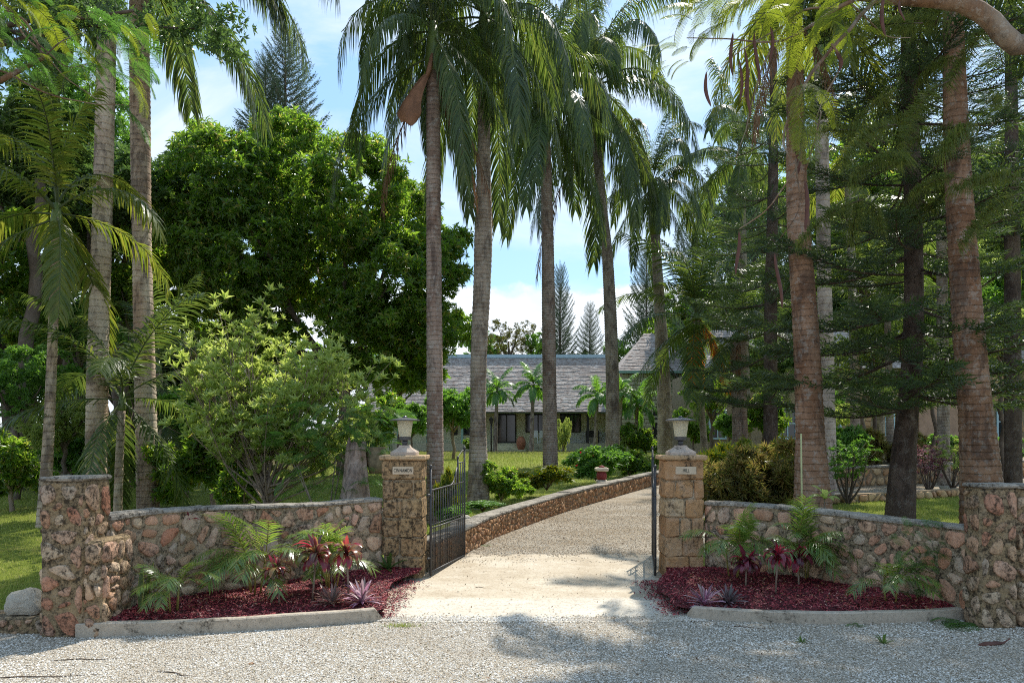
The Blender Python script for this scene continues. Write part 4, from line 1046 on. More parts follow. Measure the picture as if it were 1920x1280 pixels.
def palm(label, base, pts, rad, bark, S, nf, fs=1.0, shaft=(.9, .13), name='royal_palm', seed=0, dead=(), ages=None, group=None, cat='palm tree', az0=0, spear=True, low=5, tilt=.12, xs=1.0):
    """pts: trunk points relative to the base; S: frond set; dead: [(mesh, azimuth, scale, drop)]"""
    r = random.Random(seed); e = thing(name, label, cat, base, 0, group)
    obj('trunk', trunk_mesh('trunk', pts, rad, M[bark], seed=seed), e)
    top = Vector(pts[-1]); dr = (Vector(pts[-1])-Vector(pts[-2])).normalized(); c = top+dr*shaft[0]
    if shaft[0] > .05:
        m = MB(); q = shaft[1]; m.tube([top-dr*.02, top+dr*shaft[0]*.15, top+dr*shaft[0]*.5, c], [q*.95, q*1.25, q*1.05, q*.55], 12)
        obj('crownshaft', m.me('crownshaft', M['crownshaft'], True), e)
    for i in range(nf):
        t = (i+.5)/nf; k = ages[i] if ages else min(low, int(t**.8*(low+1)))
        az = az0+i*2.39996+r.uniform(-.15, .15)
        obj('frond', S[k], e, c+Vector((r.uniform(-.03,.03), r.uniform(-.03,.03), -t*.25*fs)), (r.uniform(-tilt,tilt), r.uniform(-tilt,tilt), az), (lambda q: (q*xs, q*(.5+.5*xs), q*(2-xs)**.5))(fs*r.uniform(.88, 1.08)))
    for me, az, s, dz in dead:
        obj('dead_frond', me, e, c+Vector((0,0,dz)), (0, 0, az), s, label='dried hanging frond')
    return e, c
def P_(px, py, d, base): return tuple(at(px, py, d)-base)
def mkpalm(label, pxs, d, rpx, bark, S, nf, fs, zbase=None, **kw):
    """pxs: (px,py) up the trunk as seen; d: distance; rpx: trunk widths in px up the trunk"""
    px0, py0 = pxs[0]; x = gx(px0, d); base = Vector((x, d, H(x, d)-.05))
    pts = [(0,0,0)]+[P_(a, b, d, base) for a, b in pxs[1:]]
    rad = [w_/2/F*d for w_ in rpx]
    return palm(label, base, pts, rad, bark, S, nf, fs, **kw)
# --- royal palms along the drive and lawn
e815, c815 = mkpalm('nearest royal palm just behind the CINNAMON pillar with a hanging brown spathe', [(816,985),(815,700),(813,400),(812,135)], 13.5, (34,31,29,27,26), 'bark_mid', FR, 19, .92, xs=.76, shaft=(.9,.13), seed=1, az0=.5, dead=((DEADF[0], 2.9, .8, -.9), (DEADF[1], .1, .9, -.9), (DEADF[0], .35, .7, -1.1), (FR[5], 3.3, .95, -.6)))
mkpalm('royal palm with a bulging grey trunk right of the open left gate leaf', [(897,955),(897,700),(905,500),(907,330),(908,110)], 15.6, (44,29,31,34,24,22), 'bark_grey', FR, 25, 1.2, xs=.80, shaft=(1.1,.15), seed=2, az0=1.1, dead=((FR[5], 4.2, 1.0, -.4),))
mkpalm('straight dark trunked royal palm in the middle of the lawn', [(1032,885),(1029,620),(1026,400),(1022,260)], 26, (29,26,25,22,20), 'bark_mid', FR, 24, 1.45, xs=.80, shaft=(1.5,.2), seed=3, az0=2.0, dead=((FR[5], 4.6, 1.2, -.5),))
mkpalm('tall royal palm curving left above the red and cream pedestal', [(1148,870),(1148,700),(1140,500),(1128,380),(1116,240)], 30, (27,25,24,21,18,17), 'bark_grey', FR, 27, 1.9, xs=.80, shaft=(1.9,.26), seed=4, az0=.2, dead=((DEADF[0], 3.4, 1.9, -2.2), (FR[5], 3.0, 1.3, -2.6)))
mkpalm('royal palm with a bright green crownshaft left of the HILL pillar', [(1247,866),(1246,760),(1238,600),(1229,440)], 33, (30,27,25,20,17), 'bark_grey', FR, 20, 1.3, xs=.76, shaft=(2.4,.24), seed=5, az0=.9)
mkpalm('left of the two tall pale royal palms behind the left wall', [(180,925),(183,700),(192,400),(200,80),(204,-120)], 14.2, (40,37,34,33,30), 'bark_tan', FR, 15, 1.3, shaft=(.6,.16), seed=6, az0=.3)
mkpalm('right and smoother of the two tall pale royal palms behind the left wall', [(278,960),(273,760),(266,450),(262,140),(260,-60)], 15.4, (40,37,33,36,32), 'bark_tan', FR, 15, 1.25, shaft=(1.0,.17), seed=7, az0=1.3, dead=((FR[3], -.12, 1.62, -.35),(FR[3], .1, 1.45, 0),(FR[4], .45, 1.35, -.1),(FR[4], -.55, 1.2, -.1)))
mkpalm('thick reddish royal palm trunk rising behind the right wall beside the croton hedge', [(1526,1000),(1520,850),(1512,640),(1495,380),(1490,120),(1488,30)], 12, (76,52,46,41,32,28), 'bark_red', FRY, 16, 1.0, shaft=(.7,.14), seed=9, az0=.4, dead=((DEADF[0], 3.6, .7, -.7), (DEADF[1], 2.6, .6, -.6), (DEADF[0], 5.2, .65, -.7), (DEADF[1], 4.4, .75, -.8)))
mkpalm('massive ringed reddish palm trunk leaning left beside the right end pillar', [(1846,1010),(1836,850),(1816,620),(1795,300),(1785,-40)], 11, (84,57,50,42,32), 'bark_red', FR, 12, 1.0, shaft=(1.0,.16), seed=10, az0=.1)
mkpalm('slender pale palm trunk standing close behind the thick reddish one', [(1552,905),(1550,700),(1545,500),(1540,200),(1538,60)], 18, (34,27,25,24,22), 'bark_light', FRY, 13, 1.3, shaft=(1.0,.16), seed=11, az0=.8)
mkpalm('short palm with lattice patterned trunk behind the yellow croton bush', [(1390,885),(1386,760),(1384,640)], 27, (30,28,30), 'bark_mid', FRC, 15, 1.0, shaft=(.3,.28), seed=12, az0=.3, dead=((ORF[0], 1.4, .9, 0), (DEADF[1], 4.4, .7, 0)), name='coconut_palm')
mkpalm('coconut palm with orange dead fronds to the right of the HILL pillar lantern', [(1322,875),(1318,800),(1310,700),(1306,600)], 30, (14,12,12,12), 'bark_grey', FRC, 18, 1.35, shaft=(.3,.2), seed=13, az0=0, dead=((ORF[0], .2, 1.3, -.1), (ORF[1], 1.2, 1.3, -.1), (ORF[0], 4.3, 1.25, -.2), (ORF[1], 5.4, 1.1, -.2)), name='coconut_palm', cat='coconut palm')
mkpalm('thin palm with brown crownshaft and glowing yellow green fronds at far left', [(80,985),(92,800),(100,600),(105,440)], 13, (24,19,17,16), 'bark_tan', FRY, 13, 1.05, shaft=(.55,.09), seed=14, az0=.3, name='slender_palm')
mkpalm('small palm with arching dark glossy fronds between the two pale trunks', [(220,950),(224,860),(228,770)], 13.8, (16,15,13), 'bark_tan', FRC, 13, .82, shaft=(.35,.06), seed=15, az0=.9, name='young_palm')
mkpalm('young palm with upright green fronds left of the pale shrub', [(300,900),(300,760),(298,700)], 18, (14,13,12), 'bark_tan', FRC, 11, .8, shaft=(.3,.06), seed=16, az0=.2, name='young_palm')
# dwarf palms by the verandah
for i, (px, py, pb, d, fs, lb) in enumerate([(932,735,845,50,.72,'dwarf palm in front of the verandah left of the urn'), (1000,725,840,50,.72,'dwarf palm with a pale trunk in front of the far verandah windows'), (1120,745,840,49,.72,'dwarf palm at the right end of the verandah'), (1195,760,835,47,.8,'dwarf palm before the stone wing'), (1165,740,835,46,.6,'smallest dwarf palm behind the leaning royal palm')]):
    mkpalm(lb, [(px-4,pb+6),(px-2,(py+pb)/2),(px,py)], d, (9,7,6), 'bark_grey', FRD, 16, fs*1.35, shaft=(.2,.07), seed=20+i, az0=i, low=4, name='dwarf_palm', group='dwarf palms by the house')
# hanging spathes of the nearest palm
def sheath(parent, P0, P1, w_, seed, name='dead_sheath', mat='husk', label='large folded brown leaf sheath'):
    r = random.Random(seed); V = []; Fc = []; n, k = 14, 7
    A, B = Vector(P0), Vector(P1)
    for i in range(n):
        t = i/(n-1); c = A.lerp(B, t)+Vector((-.10*math.sin(t*PI), 0, 0)); wd = w_*(.18+.95*t**.8 if t < .82 else .95-(t-.82)*2)
        for j in range(k):
            a = -1.15+2.3*j/(k-1); V.append(c+Vector((math.sin(a)*wd*.5, -math.cos(a)*wd*.28+.04*mnoise.noise((t*4,a*2,seed)), .05*math.sin(a*3+t*4))))
    for i in range(n-1):
        for j in range(k-1): q = i*k+j; Fc.append((q, q+1, q+k+1, q+k))
    obj(name, mesh_np(name, V, Fc, mats=[M[mat]], smooth=True), parent, label=label)
b815 = e815.location
sheath(e815, P_(800,140,13.3,b815), P_(768,235,13.3,b815), .5, 1)
m = MB(); m.tube([P_(812,95,13.4,b815), P_(805,130,13.3,b815), P_(798,150,13.3,b815)], [.03,.05,.03], 7); obj('flower_stalk', m.me('flower_stalk', M['husk'], True), e815)

# ------------------------------------------------------------------ broadleaf crowns
def leaf_t(w_=.36, cup=.12, droop=.15):
    V = [(0,0,0),(-w_/2,.45,cup),(w_/2,.45,cup),(0,.5,0),(0,1,-droop)]
    return V, [(0,3,1),(3,4,1),(0,2,3),(3,2,4)]
def diamond(w_=.36, fold=.08):
    return [(0,0,0),(-w_/2,.5,fold),(0,1,-.1),(w_/2,.5,fold)], [(0,3,2),(0,2,1)]
def rosette(n, w_, lift=(10, 60), leafv=None, seed=0, cup=.1, quad=False):
    """a tuft of n leaves radiating about +z, each about unit length"""
    r = random.Random(seed); V = []; Fc = []
    lv, lf = (diamond(w_) if quad else leaf_t(w_, cup))
    for i in range(n):
        az = i*2.4+r.uniform(-.3,.3); el = R(r.uniform(*lift)); s = r.uniform(.75, 1.1)
        Mx = Matrix.Rotation(az, 4, 'Z') @ Matrix.Rotation(el, 4, 'X') @ Matrix.Scale(s, 4)
        Mx = Mx @ Matrix.Rotation(r.uniform(-.5,.5), 4, 'Y')
        b = len(V); V += [tuple(Mx @ Vector(v)) for v in lv]; Fc += [tuple(b+q for q in f) for f in lf]
    return np.array(V), Fc
def crown_mesh(name, lobes, nclump, nros, tuft, size, mat, seed, clr=.42, thin=0.0, up=.35, inner=.15):
    """lobes: (x,y,z,rx,ry,rz). clumps of tufts over the lobes' shells -> uneven outline, gaps and deep shade"""
    g = np.random.default_rng(seed); L = np.array(lobes, float)
    area = (L[:,3]*L[:,5]+L[:,3]*L[:,4]+L[:,4]*L[:,5]); pr = area/area.sum()
    li = g.choice(len(L), nclump, p=pr); d = g.normal(size=(nclump,3)); d /= np.linalg.norm(d, axis=1, keepdims=True)
    rr = np.where(g.random(nclump) < inner, g.uniform(.3,.8,nclump), g.uniform(.82,1.08,nclump))[:,None]
    C = L[li,:3]+d*L[li,3:6]*rr
    # drop clumps well inside another lobe
    keep = np.ones(nclump, bool)
    for k in range(len(L)):
        q = ((C-L[k,:3])/L[k,3:6]); keep &= ~((np.linalg.norm(q, axis=1) < .62) & (g.random(nclump) < .75))
    C = C[keep]; d = d[keep]; k = len(C)
    cr = clr*g.uniform(.55, 1.35, k)*np.sqrt(L[:,3:6].mean())
    per = nros
    Ci = np.repeat(np.arange(k), per); e = g.normal(size=(k*per,3)); e[:,2] += .25; e /= np.linalg.norm(e, axis=1, keepdims=True)
    P = C[Ci]+e*cr[Ci][:,None]*(g.random((k*per,1))**.4)*np.array([1,1,.75])
    Z = e+d[Ci]*.5+np.array([0,0,up])+g.normal(0,.25,e.shape)
    V, Fc = tuft; Lp, Ct = flat(Fc)
    A, Lp, Ct, _ = merge(V, Lp, Ct, frames(P, Z, size*g.uniform(.65,1.3,len(P)), g))
    return mesh_np(name, A, loops=Lp, counts=Ct, mats=[mat])
T7 = rosette(7, .34, (0, 55), seed=1); T6 = rosette(6, .4, (5, 60), seed=2, quad=True); T9 = rosette(9, .3, (15, 65), seed=3, quad=True)
TL = rosette(8, .16, (10, 70), seed=4); TLq = rosette(9, .13, (15, 80), seed=5, quad=True)
def limb(m, a, b, r0, r1, seed, wob=.12, n=6):
    r = random.Random(seed); A, B = Vector(a), Vector(b); L = (B-A).length
    pts = [A.lerp(B, i/n)+Vector((r.uniform(-1,1), r.uniform(-1,1), r.uniform(-.5,.5)))*(wob*L*.25 if 0 < i < n else 0) for i in range(n+1)]
    m.tube(pts, [r0+(r1-r0)*i/n for i in range(n+1)], 7)
def tree(name, label, base, cr, bark, trunks, cat='tree', group=None, crown_loc=(0,0,0), crown_scale=1, rotz=0):
    """cr: crown mesh; trunks: list of (from, to, r0, r1), the first is the trunk"""
    e = thing(name, label, cat, base, rotz, group)
    obj('crown', cr, e, crown_loc, (0,0,0), crown_scale)
    m = MB(); a, b, r0, r1 = trunks[0]; limb(m, a, b, r0, r1, 1, .08, 8); obj('trunk', m.me('trunk', M[bark], True), e)
    for i, (a, b, r0, r1) in enumerate(trunks[1:]):
        m = MB(); limb(m, a, b, r0, r1, i+3); obj('limb', m.me('limb', M[bark], True), e)
    return e
# the big glossy tree on the left
BD = 24.0; bb = Vector((gx(645, BD), BD, H(0, BD)))
lob = []
for px, py, rp in [(420,345,105),(540,320,110),(660,375,115),(755,420,90),(335,430,100),(450,480,125),(595,500,125),(725,540,110),(300,560,85),(415,590,80),(690,650,80),(795,620,70),(820,505,55),(800,690,45),(505,585,70),(660,600,60),(850,620,42),(755,690,45),(480,640,60),(735,610,70),(545,255,50),(385,262,35),(695,298,42),(840,450,35)]:
    p = at(px, py, BD+random.Random(px).uniform(-1.2, 2.0))-bb; s = rp/F*BD*.86
    lob.append((p.x, p.y, p.z, s, s*1.05, s*.95))
cm = crown_mesh('crown', lob, 1900, 14, T7, .21, M['broad'], 5, .31, inner=.22)
tr = [((0,0,-.2), (0,0,3.2), .24, .17)]
for k in (0, 2, 3, 5, 6, 7, 10, 8): tr.append(((0,0,2.6+.1*k), lob[k][:3], .13, .03))
tree('spreading_tree', 'huge glossy green spreading tree filling the left middle distance', bb, cm, 'bark_tree', tr)
# reusable crowns, unit-sized (radius about 1)
def unit_lobes(seed, n=9, flat_=.8):
    r = random.Random(seed); L = [(0,0,-.05,.5,.5,.5*flat_)]
    for i in range(n):
        a = i*2.4+r.uniform(-.4,.4); z = r.uniform(-.45,.6)*flat_; q = r.uniform(.35,.78); s = r.uniform(.22,.50)
        L.append((math.cos(a)*q, math.sin(a)*q, z, s, s, s*.85))
    return L
CR = {}
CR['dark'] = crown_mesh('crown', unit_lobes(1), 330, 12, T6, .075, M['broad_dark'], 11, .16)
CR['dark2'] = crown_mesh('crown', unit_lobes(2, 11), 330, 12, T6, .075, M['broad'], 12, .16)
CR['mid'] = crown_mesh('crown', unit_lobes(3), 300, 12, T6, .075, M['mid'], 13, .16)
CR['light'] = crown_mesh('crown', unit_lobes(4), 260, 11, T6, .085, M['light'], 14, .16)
CR['olive'] = crown_mesh('crown', unit_lobes(5, 11), 300, 12, TLq, .06, M['olive'], 15, .15)
CR['olive_hi'] = CR['olive']
CR['bushy'] = crown_mesh('crown', unit_lobes(6, 8, 1.1), 130, 8, T7, .20, M['mid'], 16, .2)
CR['bushy_dark'] = crown_mesh('crown', unit_lobes(7, 8, 1.1), 130, 8, T7, .20, M['broad'], 17, .2)
CR['croton'] = crown_mesh('crown', unit_lobes(8, 10, 1.1), 150, 9, rosette(10,.12,(20,80),seed=15), .26, M['croton'], 18, .16, inner=.05)
CR['croton_y'] = crown_mesh('crown', unit_lobes(9, 8), 80, 6, rosette(10,.24,(20,75),seed=9), .30, M['croton_y'], 19, .2)
CR['fern'] = None
def simple_tree(name, label, px, d, pyc, rpx, kind, cat='tree', group=None, sq=1.0, bark='bark_tree', zb=None, rz=0, tr_=None):
    x = gx(px, d); z0 = H(x, d); zc = zz(pyc, d); s = rpx/F*d
    e = thing(name, label, cat, (x, d, z0), rz, group)
    obj('crown', CR[kind], e, (0,0,zc-z0), (0,0,0), (s, s, s*sq))
    r = random.Random(int(px*7+pyc)); t = tr_ or s*.07
    m = MB(); limb(m, (0,0,-.1), (r.uniform(-.1,.1)*s, 0, zc-z0), t, t*.5, int(px), .1, 8); obj('trunk', m.me('trunk', M[bark], True), e)
    for k in range(4):
        a = k*1.7+r.random(); m = MB(); limb(m, (0,0,max(.2,(zc-z0)-s*sq*.8)), (math.cos(a)*s*.6, math.sin(a)*s*.6, zc-z0+r.uniform(-.2,.5)*s*sq), t*.5, t*.15, k+int(px)); obj('limb', m.me('limb', M[bark], True), e)
    return e
FT = 'forest trees'
# left wood
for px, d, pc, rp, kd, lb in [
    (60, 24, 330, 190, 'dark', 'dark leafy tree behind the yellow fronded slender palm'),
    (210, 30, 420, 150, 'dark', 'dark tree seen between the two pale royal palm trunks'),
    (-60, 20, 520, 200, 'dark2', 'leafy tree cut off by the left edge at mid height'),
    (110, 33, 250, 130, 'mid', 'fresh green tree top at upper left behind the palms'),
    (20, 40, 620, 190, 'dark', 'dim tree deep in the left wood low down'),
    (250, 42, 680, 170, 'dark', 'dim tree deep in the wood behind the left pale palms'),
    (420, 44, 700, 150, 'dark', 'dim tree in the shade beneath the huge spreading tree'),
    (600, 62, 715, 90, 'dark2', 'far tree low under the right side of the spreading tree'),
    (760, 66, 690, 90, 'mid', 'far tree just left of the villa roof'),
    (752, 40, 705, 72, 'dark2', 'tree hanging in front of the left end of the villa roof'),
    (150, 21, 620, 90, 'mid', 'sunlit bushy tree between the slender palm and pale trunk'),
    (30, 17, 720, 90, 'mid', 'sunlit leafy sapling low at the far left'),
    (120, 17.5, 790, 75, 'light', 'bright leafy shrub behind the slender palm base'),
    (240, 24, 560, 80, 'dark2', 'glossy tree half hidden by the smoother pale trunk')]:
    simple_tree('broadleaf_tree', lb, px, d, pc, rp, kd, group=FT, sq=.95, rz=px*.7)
# understorey shrubs on the left
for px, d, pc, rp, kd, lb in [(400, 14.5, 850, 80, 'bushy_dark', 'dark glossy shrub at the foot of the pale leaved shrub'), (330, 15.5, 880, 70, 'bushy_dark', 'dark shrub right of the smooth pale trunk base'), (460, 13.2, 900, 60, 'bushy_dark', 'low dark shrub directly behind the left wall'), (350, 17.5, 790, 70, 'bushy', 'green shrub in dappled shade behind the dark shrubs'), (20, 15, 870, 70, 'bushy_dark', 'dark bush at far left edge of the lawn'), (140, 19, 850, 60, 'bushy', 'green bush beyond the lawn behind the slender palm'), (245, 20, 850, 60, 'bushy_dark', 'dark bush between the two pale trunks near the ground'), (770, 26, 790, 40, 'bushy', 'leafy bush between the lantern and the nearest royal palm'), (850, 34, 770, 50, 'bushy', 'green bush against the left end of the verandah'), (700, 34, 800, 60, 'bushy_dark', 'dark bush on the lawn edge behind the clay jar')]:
    simple_tree('leafy_shrub', lb, px, d, pc, rp, kd, 'shrub', 'shrubs in the left shade', 1.0, 'bark_shrub', rz=px)
# dead-straight dim trunks in the left wood
for i, (px, d, wpx, lb) in enumerate([(25, 19, 26, 'dim grey trunk on the far left beyond the lawn'), (212, 23, 12, 'thin dim trunk seen between the pale palms'), (330, 27, 16, 'dim trunk in the wood left of the pale shrub'), (372, 30, 10, 'narrow dim trunk close behind the pale shrub'), (120, 25, 14, 'thin trunk right of the slender palm'), (345, 33, 9, 'narrowest dim trunk beside the bright gap in the wood')]):
    x = gx(px, d); e = thing('woodland_tree', lb, 'tree', (x, d, H(x,d)), 0, 'dim trunks in the left wood')
    r_ = wpx/2/F*d; m = MB(); limb(m, (0,0,-.1), (random.Random(i).uniform(-1,1), 0, 8), r_*1.3, r_*.7, i, .06, 10); obj('trunk', m.me('trunk', M['bark_tree'], True), e)
    obj('crown', CR['dark'], e, (0,0,9), (0,0,i), (2.6,2.6,2.0))
# pale leaved shrub: many rising stems, tufts of broad leaves at their ends
def tuft_shrub(name, label, base, stems, tuft, size, mat, bark, cat='shrub', ntw=6, seed=0, bare=.35, r0=.05):
    r = random.Random(seed); e = thing(name, label, cat, base)
    tips = []; m = MB()
    for (a, b) in stems:
        A, B = Vector(a), Vector(b); mid = A.lerp(B, .5)+Vector((r.uniform(-.1,.1), r.uniform(-.1,.1), -.12))*(B-A).length*.6
        pts = smooth3([A, mid, B], 10); m.tube(pts, [r0*(1-.8*i/(len(pts)-1)) for i in range(len(pts))], 6)
        for q in range(ntw):
            t = bare+(1-bare)*(q+r.random())/ntw; p = pts[min(len(pts)-1, int(t*(len(pts)-1)))]
            d = (B-A).normalized()*.5+Vector((r.uniform(-1,1), r.uniform(-1,1), r.uniform(.1,1)))*.7; L = (B-A).length*.27*r.uniform(.5,1.2)
            p2 = p+d*L; m.tube([p, p.lerp(p2,.5)+Vector((0,0,-.03)), p2], [r0*.22, r0*.18, r0*.12], 4)
            tips.append((p2, d))
            for _ in range(2): d2 = (d+Vector((r.uniform(-1,1), r.uniform(-1,1), r.uniform(-.2,.8)))*.8); tips.append((p.lerp(p2, r.uniform(.4,.9))+d2*L*.3, d2))
        tips.append((B, (B-A).normalized()))
    obj('stems', m.me('stems', M[bark], True), e)
    g = np.random.default_rng(seed); P = np.array([t[0] for t in tips]); Z = np.array([t[1] for t in tips])+np.array([0,0,.5])
    V, Fc = tuft; L, C = flat(Fc); A_, L, C, _ = merge(V, L, C, frames(P, Z, size*g.uniform(.7,1.25,len(P)), g))
    obj('leaves', mesh_np('leaves', A_, loops=L, counts=C, mats=[mat]), e)
    return e
d0 = 12.5; b0 = Vector((gx(502, d0), d0, H(0, d0)))
st = []; r = random.Random(3)
for i in range(52):
    px = r.uniform(345, 725); lim = 610+abs(px-480)*.56
    py = r.uniform(lim, 850) if i > 12 else lim+r.uniform(0, 30)
    B = at(px, py, d0+r.uniform(-.9,.9))-b0; st.append(((r.uniform(-.06,.06), r.uniform(-.06,.06), r.uniform(.35, .85)), tuple(B)))
tuft_shrub('pale_shrub', 'tall open shrub with pale yellow green leaf rosettes behind the left wall', b0, st, rosette(9,.33,(20,80),seed=6), .15, M['light'], 'bark_shrub', ntw=12, seed=4, r0=.022)
m_ = MB(); limb(m_, (0,0,-.05), (.05,0,.9), .065, .05, 3); obj('trunk', m_.me('trunk', M['bark_shrub'], True), bpy.data.objects['pale_shrub'])

# ------------------------------------------------------------------ ferny compound leaves
def compound(name, L, npin, pl, nlf, lf, mat, seed, curve=50, e0=10, lw=.3):
    """twice-pinnate leaf: rachis, paired pinnae, each a comb of small leaflets"""
    r = random.Random(seed); V = []; Fc = []; m = MB(); n = 12; P = [Vector((0,0,0))]; T = []
    for i in range(n):
        th = R(e0-curve*i/n); T.append(Vector((math.cos(th), 0, math.sin(th)))); P.append(P[-1]+T[-1]*(L/n))
    m.mi = 1; m.tube(P[::3], [L*.006]*len(P[::3]), 4, False); m.mi = 0
    for i in range(npin):
        s = .14+.84*i/(npin-1); k = min(n-1, int(s*n)); b = P[k].lerp(P[k+1], s*n-k); t = T[k]
        q = pl*math.sin(PI*(.15+.77*s))**.6
        for sd in (-1, 1):
            d = (Vector((0,sd,0))*1.0+t*.45+Vector((0,0,-.12+r.uniform(-.08,.08)))).normalized(); u = d.cross(Vector((0,0,1))).normalized()
            for j in range(nlf):
                a = (j+.5)/nlf; p = b+d*q*a+Vector((0,0,-.12*q*a*a)); l = lf*math.sin(PI*(.15+.8*a))**.5
                for s2 in (-1, 1):
                    e_ = (u*s2+d*.35).normalized(); w_ = q/nlf*lw*d
                    m.add([p-w_, p+w_, p+w_*.9+e_*l, p-w_*.6+e_*l], [(0,1,2,3)])
    return m.me(name, [mat, M['rachis']])
CF = [compound('compound_leaf', .62, 15, .17, 11, .021, M['fern'], 1, 60), compound('compound_leaf', .55, 13, .15, 10, .02, M['fern'], 2, 90, 20)]
CFY = [compound('compound_leaf', .62, 15, .16, 11, .02, M['fern_y'], 3, 80, 0), compound('compound_leaf', .5, 13, .14, 10, .02, M['fern_y'], 4, 40, 10)]
# feathery green shrub in front of the stump
d0 = 11.6; b0 = Vector((gx(610, d0), d0, H(0, d0))); r = random.Random(8)
e = thing('feathery_shrub', 'dense feathery dark green shrub between the pale shrub and the fluted stump', 'shrub', b0)
m = MB()
for i in range(9):
    a = r.uniform(0, 6.3); m.tube([(0,0,0), (math.cos(a)*.2, math.sin(a)*.2, .5), (math.cos(a)*.55, math.sin(a)*.4, 1.0+r.random()*.4)], [.02,.015,.006], 5)
obj('stems', m.me('stems', M['bark_shrub'], True), e)
for i in range(230):
    px = min(735, max(520, r.gauss(620, 62))); lo = 925 if px < 660 else 880; py = r.uniform(738+abs(px-600)*.18, lo)
    if px > 650 and py > 850 and r.random() < .7: continue
    p = at(px, py, d0+r.uniform(-.65, .55))-b0; a = math.atan2(p.y, p.x)+r.gauss(0, .9)
    obj('compound_leaf', CF[i % 2], e, p, (r.gauss(0,.35), r.uniform(-.5,.35), a), r.uniform(.4,.72))
for i, (px, py, d, lb) in enumerate([(690, 890, 10.9, 'small feathery sprig growing beside the fluted stump'), (610, 925, 9.6, 'tiny feathery seedling growing on top of the left wall')]):
    p0 = at(px, py+22, d); e = thing('feathery_sprig', lb, 'plant', p0)
    for k in range(9 if i == 0 else 5): obj('compound_leaf', CF[k % 2], e, (0,0,.02*k), (0, -.5+.1*k, k*2.4), .42 if i == 0 else .2)

# ------------------------------------------------------------------ Norfolk / Cook pines
def bough(name, seed, nb=34, nn=20, nlen=.07, nw=.011, up=.12, droop=.1, spread=.34, mat='pine', crown_tuft=True):
    """a whorl branch of unit length along +x: flat spray of needle-clad twigs"""
    r = random.Random(seed); m = MB()
    def ax(s): return Vector((s, .02*math.sin(s*6+seed), -droop*math.sin(s*PI*.8)+up*s*s))
    m.mi = 1; m.tube([ax(i/8) for i in range(9)], [.011*(1-.8*i/8) for i in range(9)], 5, False); m.mi = 0
    for i in range(nb):
        s = .14+.86*(i//2)/(nb/2); sd = 1 if i % 2 else -1; b = ax(s)
        d = Vector((.75+.3*s, sd*(1.0-.55*s), r.uniform(-.05,.3))).normalized(); L = spread*(math.sin(PI*min(1, .2+.75*s))**.7)*r.uniform(.7,1.1)
        tip = b+d*L+Vector((0,0,.12*L)); m.mi = 1
        m.add([b+Vector((0,0,.003)), b-Vector((0,0,.003)), tip], [(0,1,2)]); m.mi = 0
        u = d.orthogonal().normalized(); v = d.cross(u)
        for k in range(nn):
            t = .08+.92*k/(nn-1); p = b.lerp(tip, t); a = k*2.4+r.random(); o = u*math.cos(a)+v*math.sin(a)
            l = nlen*(1.15 if t > .9 else 1)*r.uniform(.75,1.15)*(1-.35*t); e_ = (o*.8+d*(.75 if t < .9 else 1.2)).normalized()
            wv = e_.cross(o+d*.3).normalized()*nw*.5
            m.add([p-wv, p+wv, p+e_*l], [(0,1,2)])
    return m.me(name, [M[mat], M['bark_dark']])
BG = [bough('branch', 1), bough('branch', 2, up=.05, droop=.16), bough('branch', 3, up=.2, droop=.05)]
def near_pine(label, pxs, d, rpx, zlo, zhi, step, L0, L1, seed, nper=5, bare=None, az=None, yb=0.0):
    px0, py0 = pxs[0]; x = gx(px0, d); base = Vector((x, d, H(x,d)-.05)); pts = [(0,0,0)]+[P_(a, b, d, base) for a, b in pxs[1:]]
    e = thing('norfolk_pine', label, 'pine tree', base); obj('trunk', trunk_mesh('trunk', pts, [w_/2/F*d for w_ in rpx], M['bark_dark'], ring=0, seed=seed, n=16), e)
    r = random.Random(seed); P = smooth3(pts, 60)
    z = zlo; k = 0
    while z < zhi:
        t = (z-zlo)/(zhi-zlo); c = min(P, key=lambda q: abs(q.z-(z-base.z))); L = L0+(L1-L0)*t
        for i in range(nper):
            a = k*.7+i*2*PI/nper+r.uniform(-.3,.3)
            s = L*r.uniform(.75, 1.12)
            obj('branch', BG[r.randrange(3)], e, (c.x, c.y, z-base.z+r.uniform(-.12,.12)), (r.uniform(-.15,.15), r.uniform(-.08,.16), a), (s, s, s*r.uniform(.8,1.1)))
        z += step*r.uniform(.8, 1.2); k += 1
    return e
near_pine('dark barked pine leaning over the right lawn with flat layered boughs', [(1686,1000),(1694,860),(1712,640),(1712,400),(1706,200),(1700,-60)], 12.4, (56,38,34,31,27,21), 2.3, 10.5, .46, 2.7, 2.0, 5, 5)
near_pine('broad dark pine behind the reddish palm trunks', [(1445,850),(1445,600),(1450,300),(1450,40)], 24, (26,24,18,10), 2.8, 13, .85, 3.0, 1.8, 7, 4)
near_pine('dark pine standing farther right behind the ringed palm', [(1900,850),(1898,500),(1895,0)], 19, (30,26,18), 3.6, 12, .85, 2.3, 1.8, 9, 4)
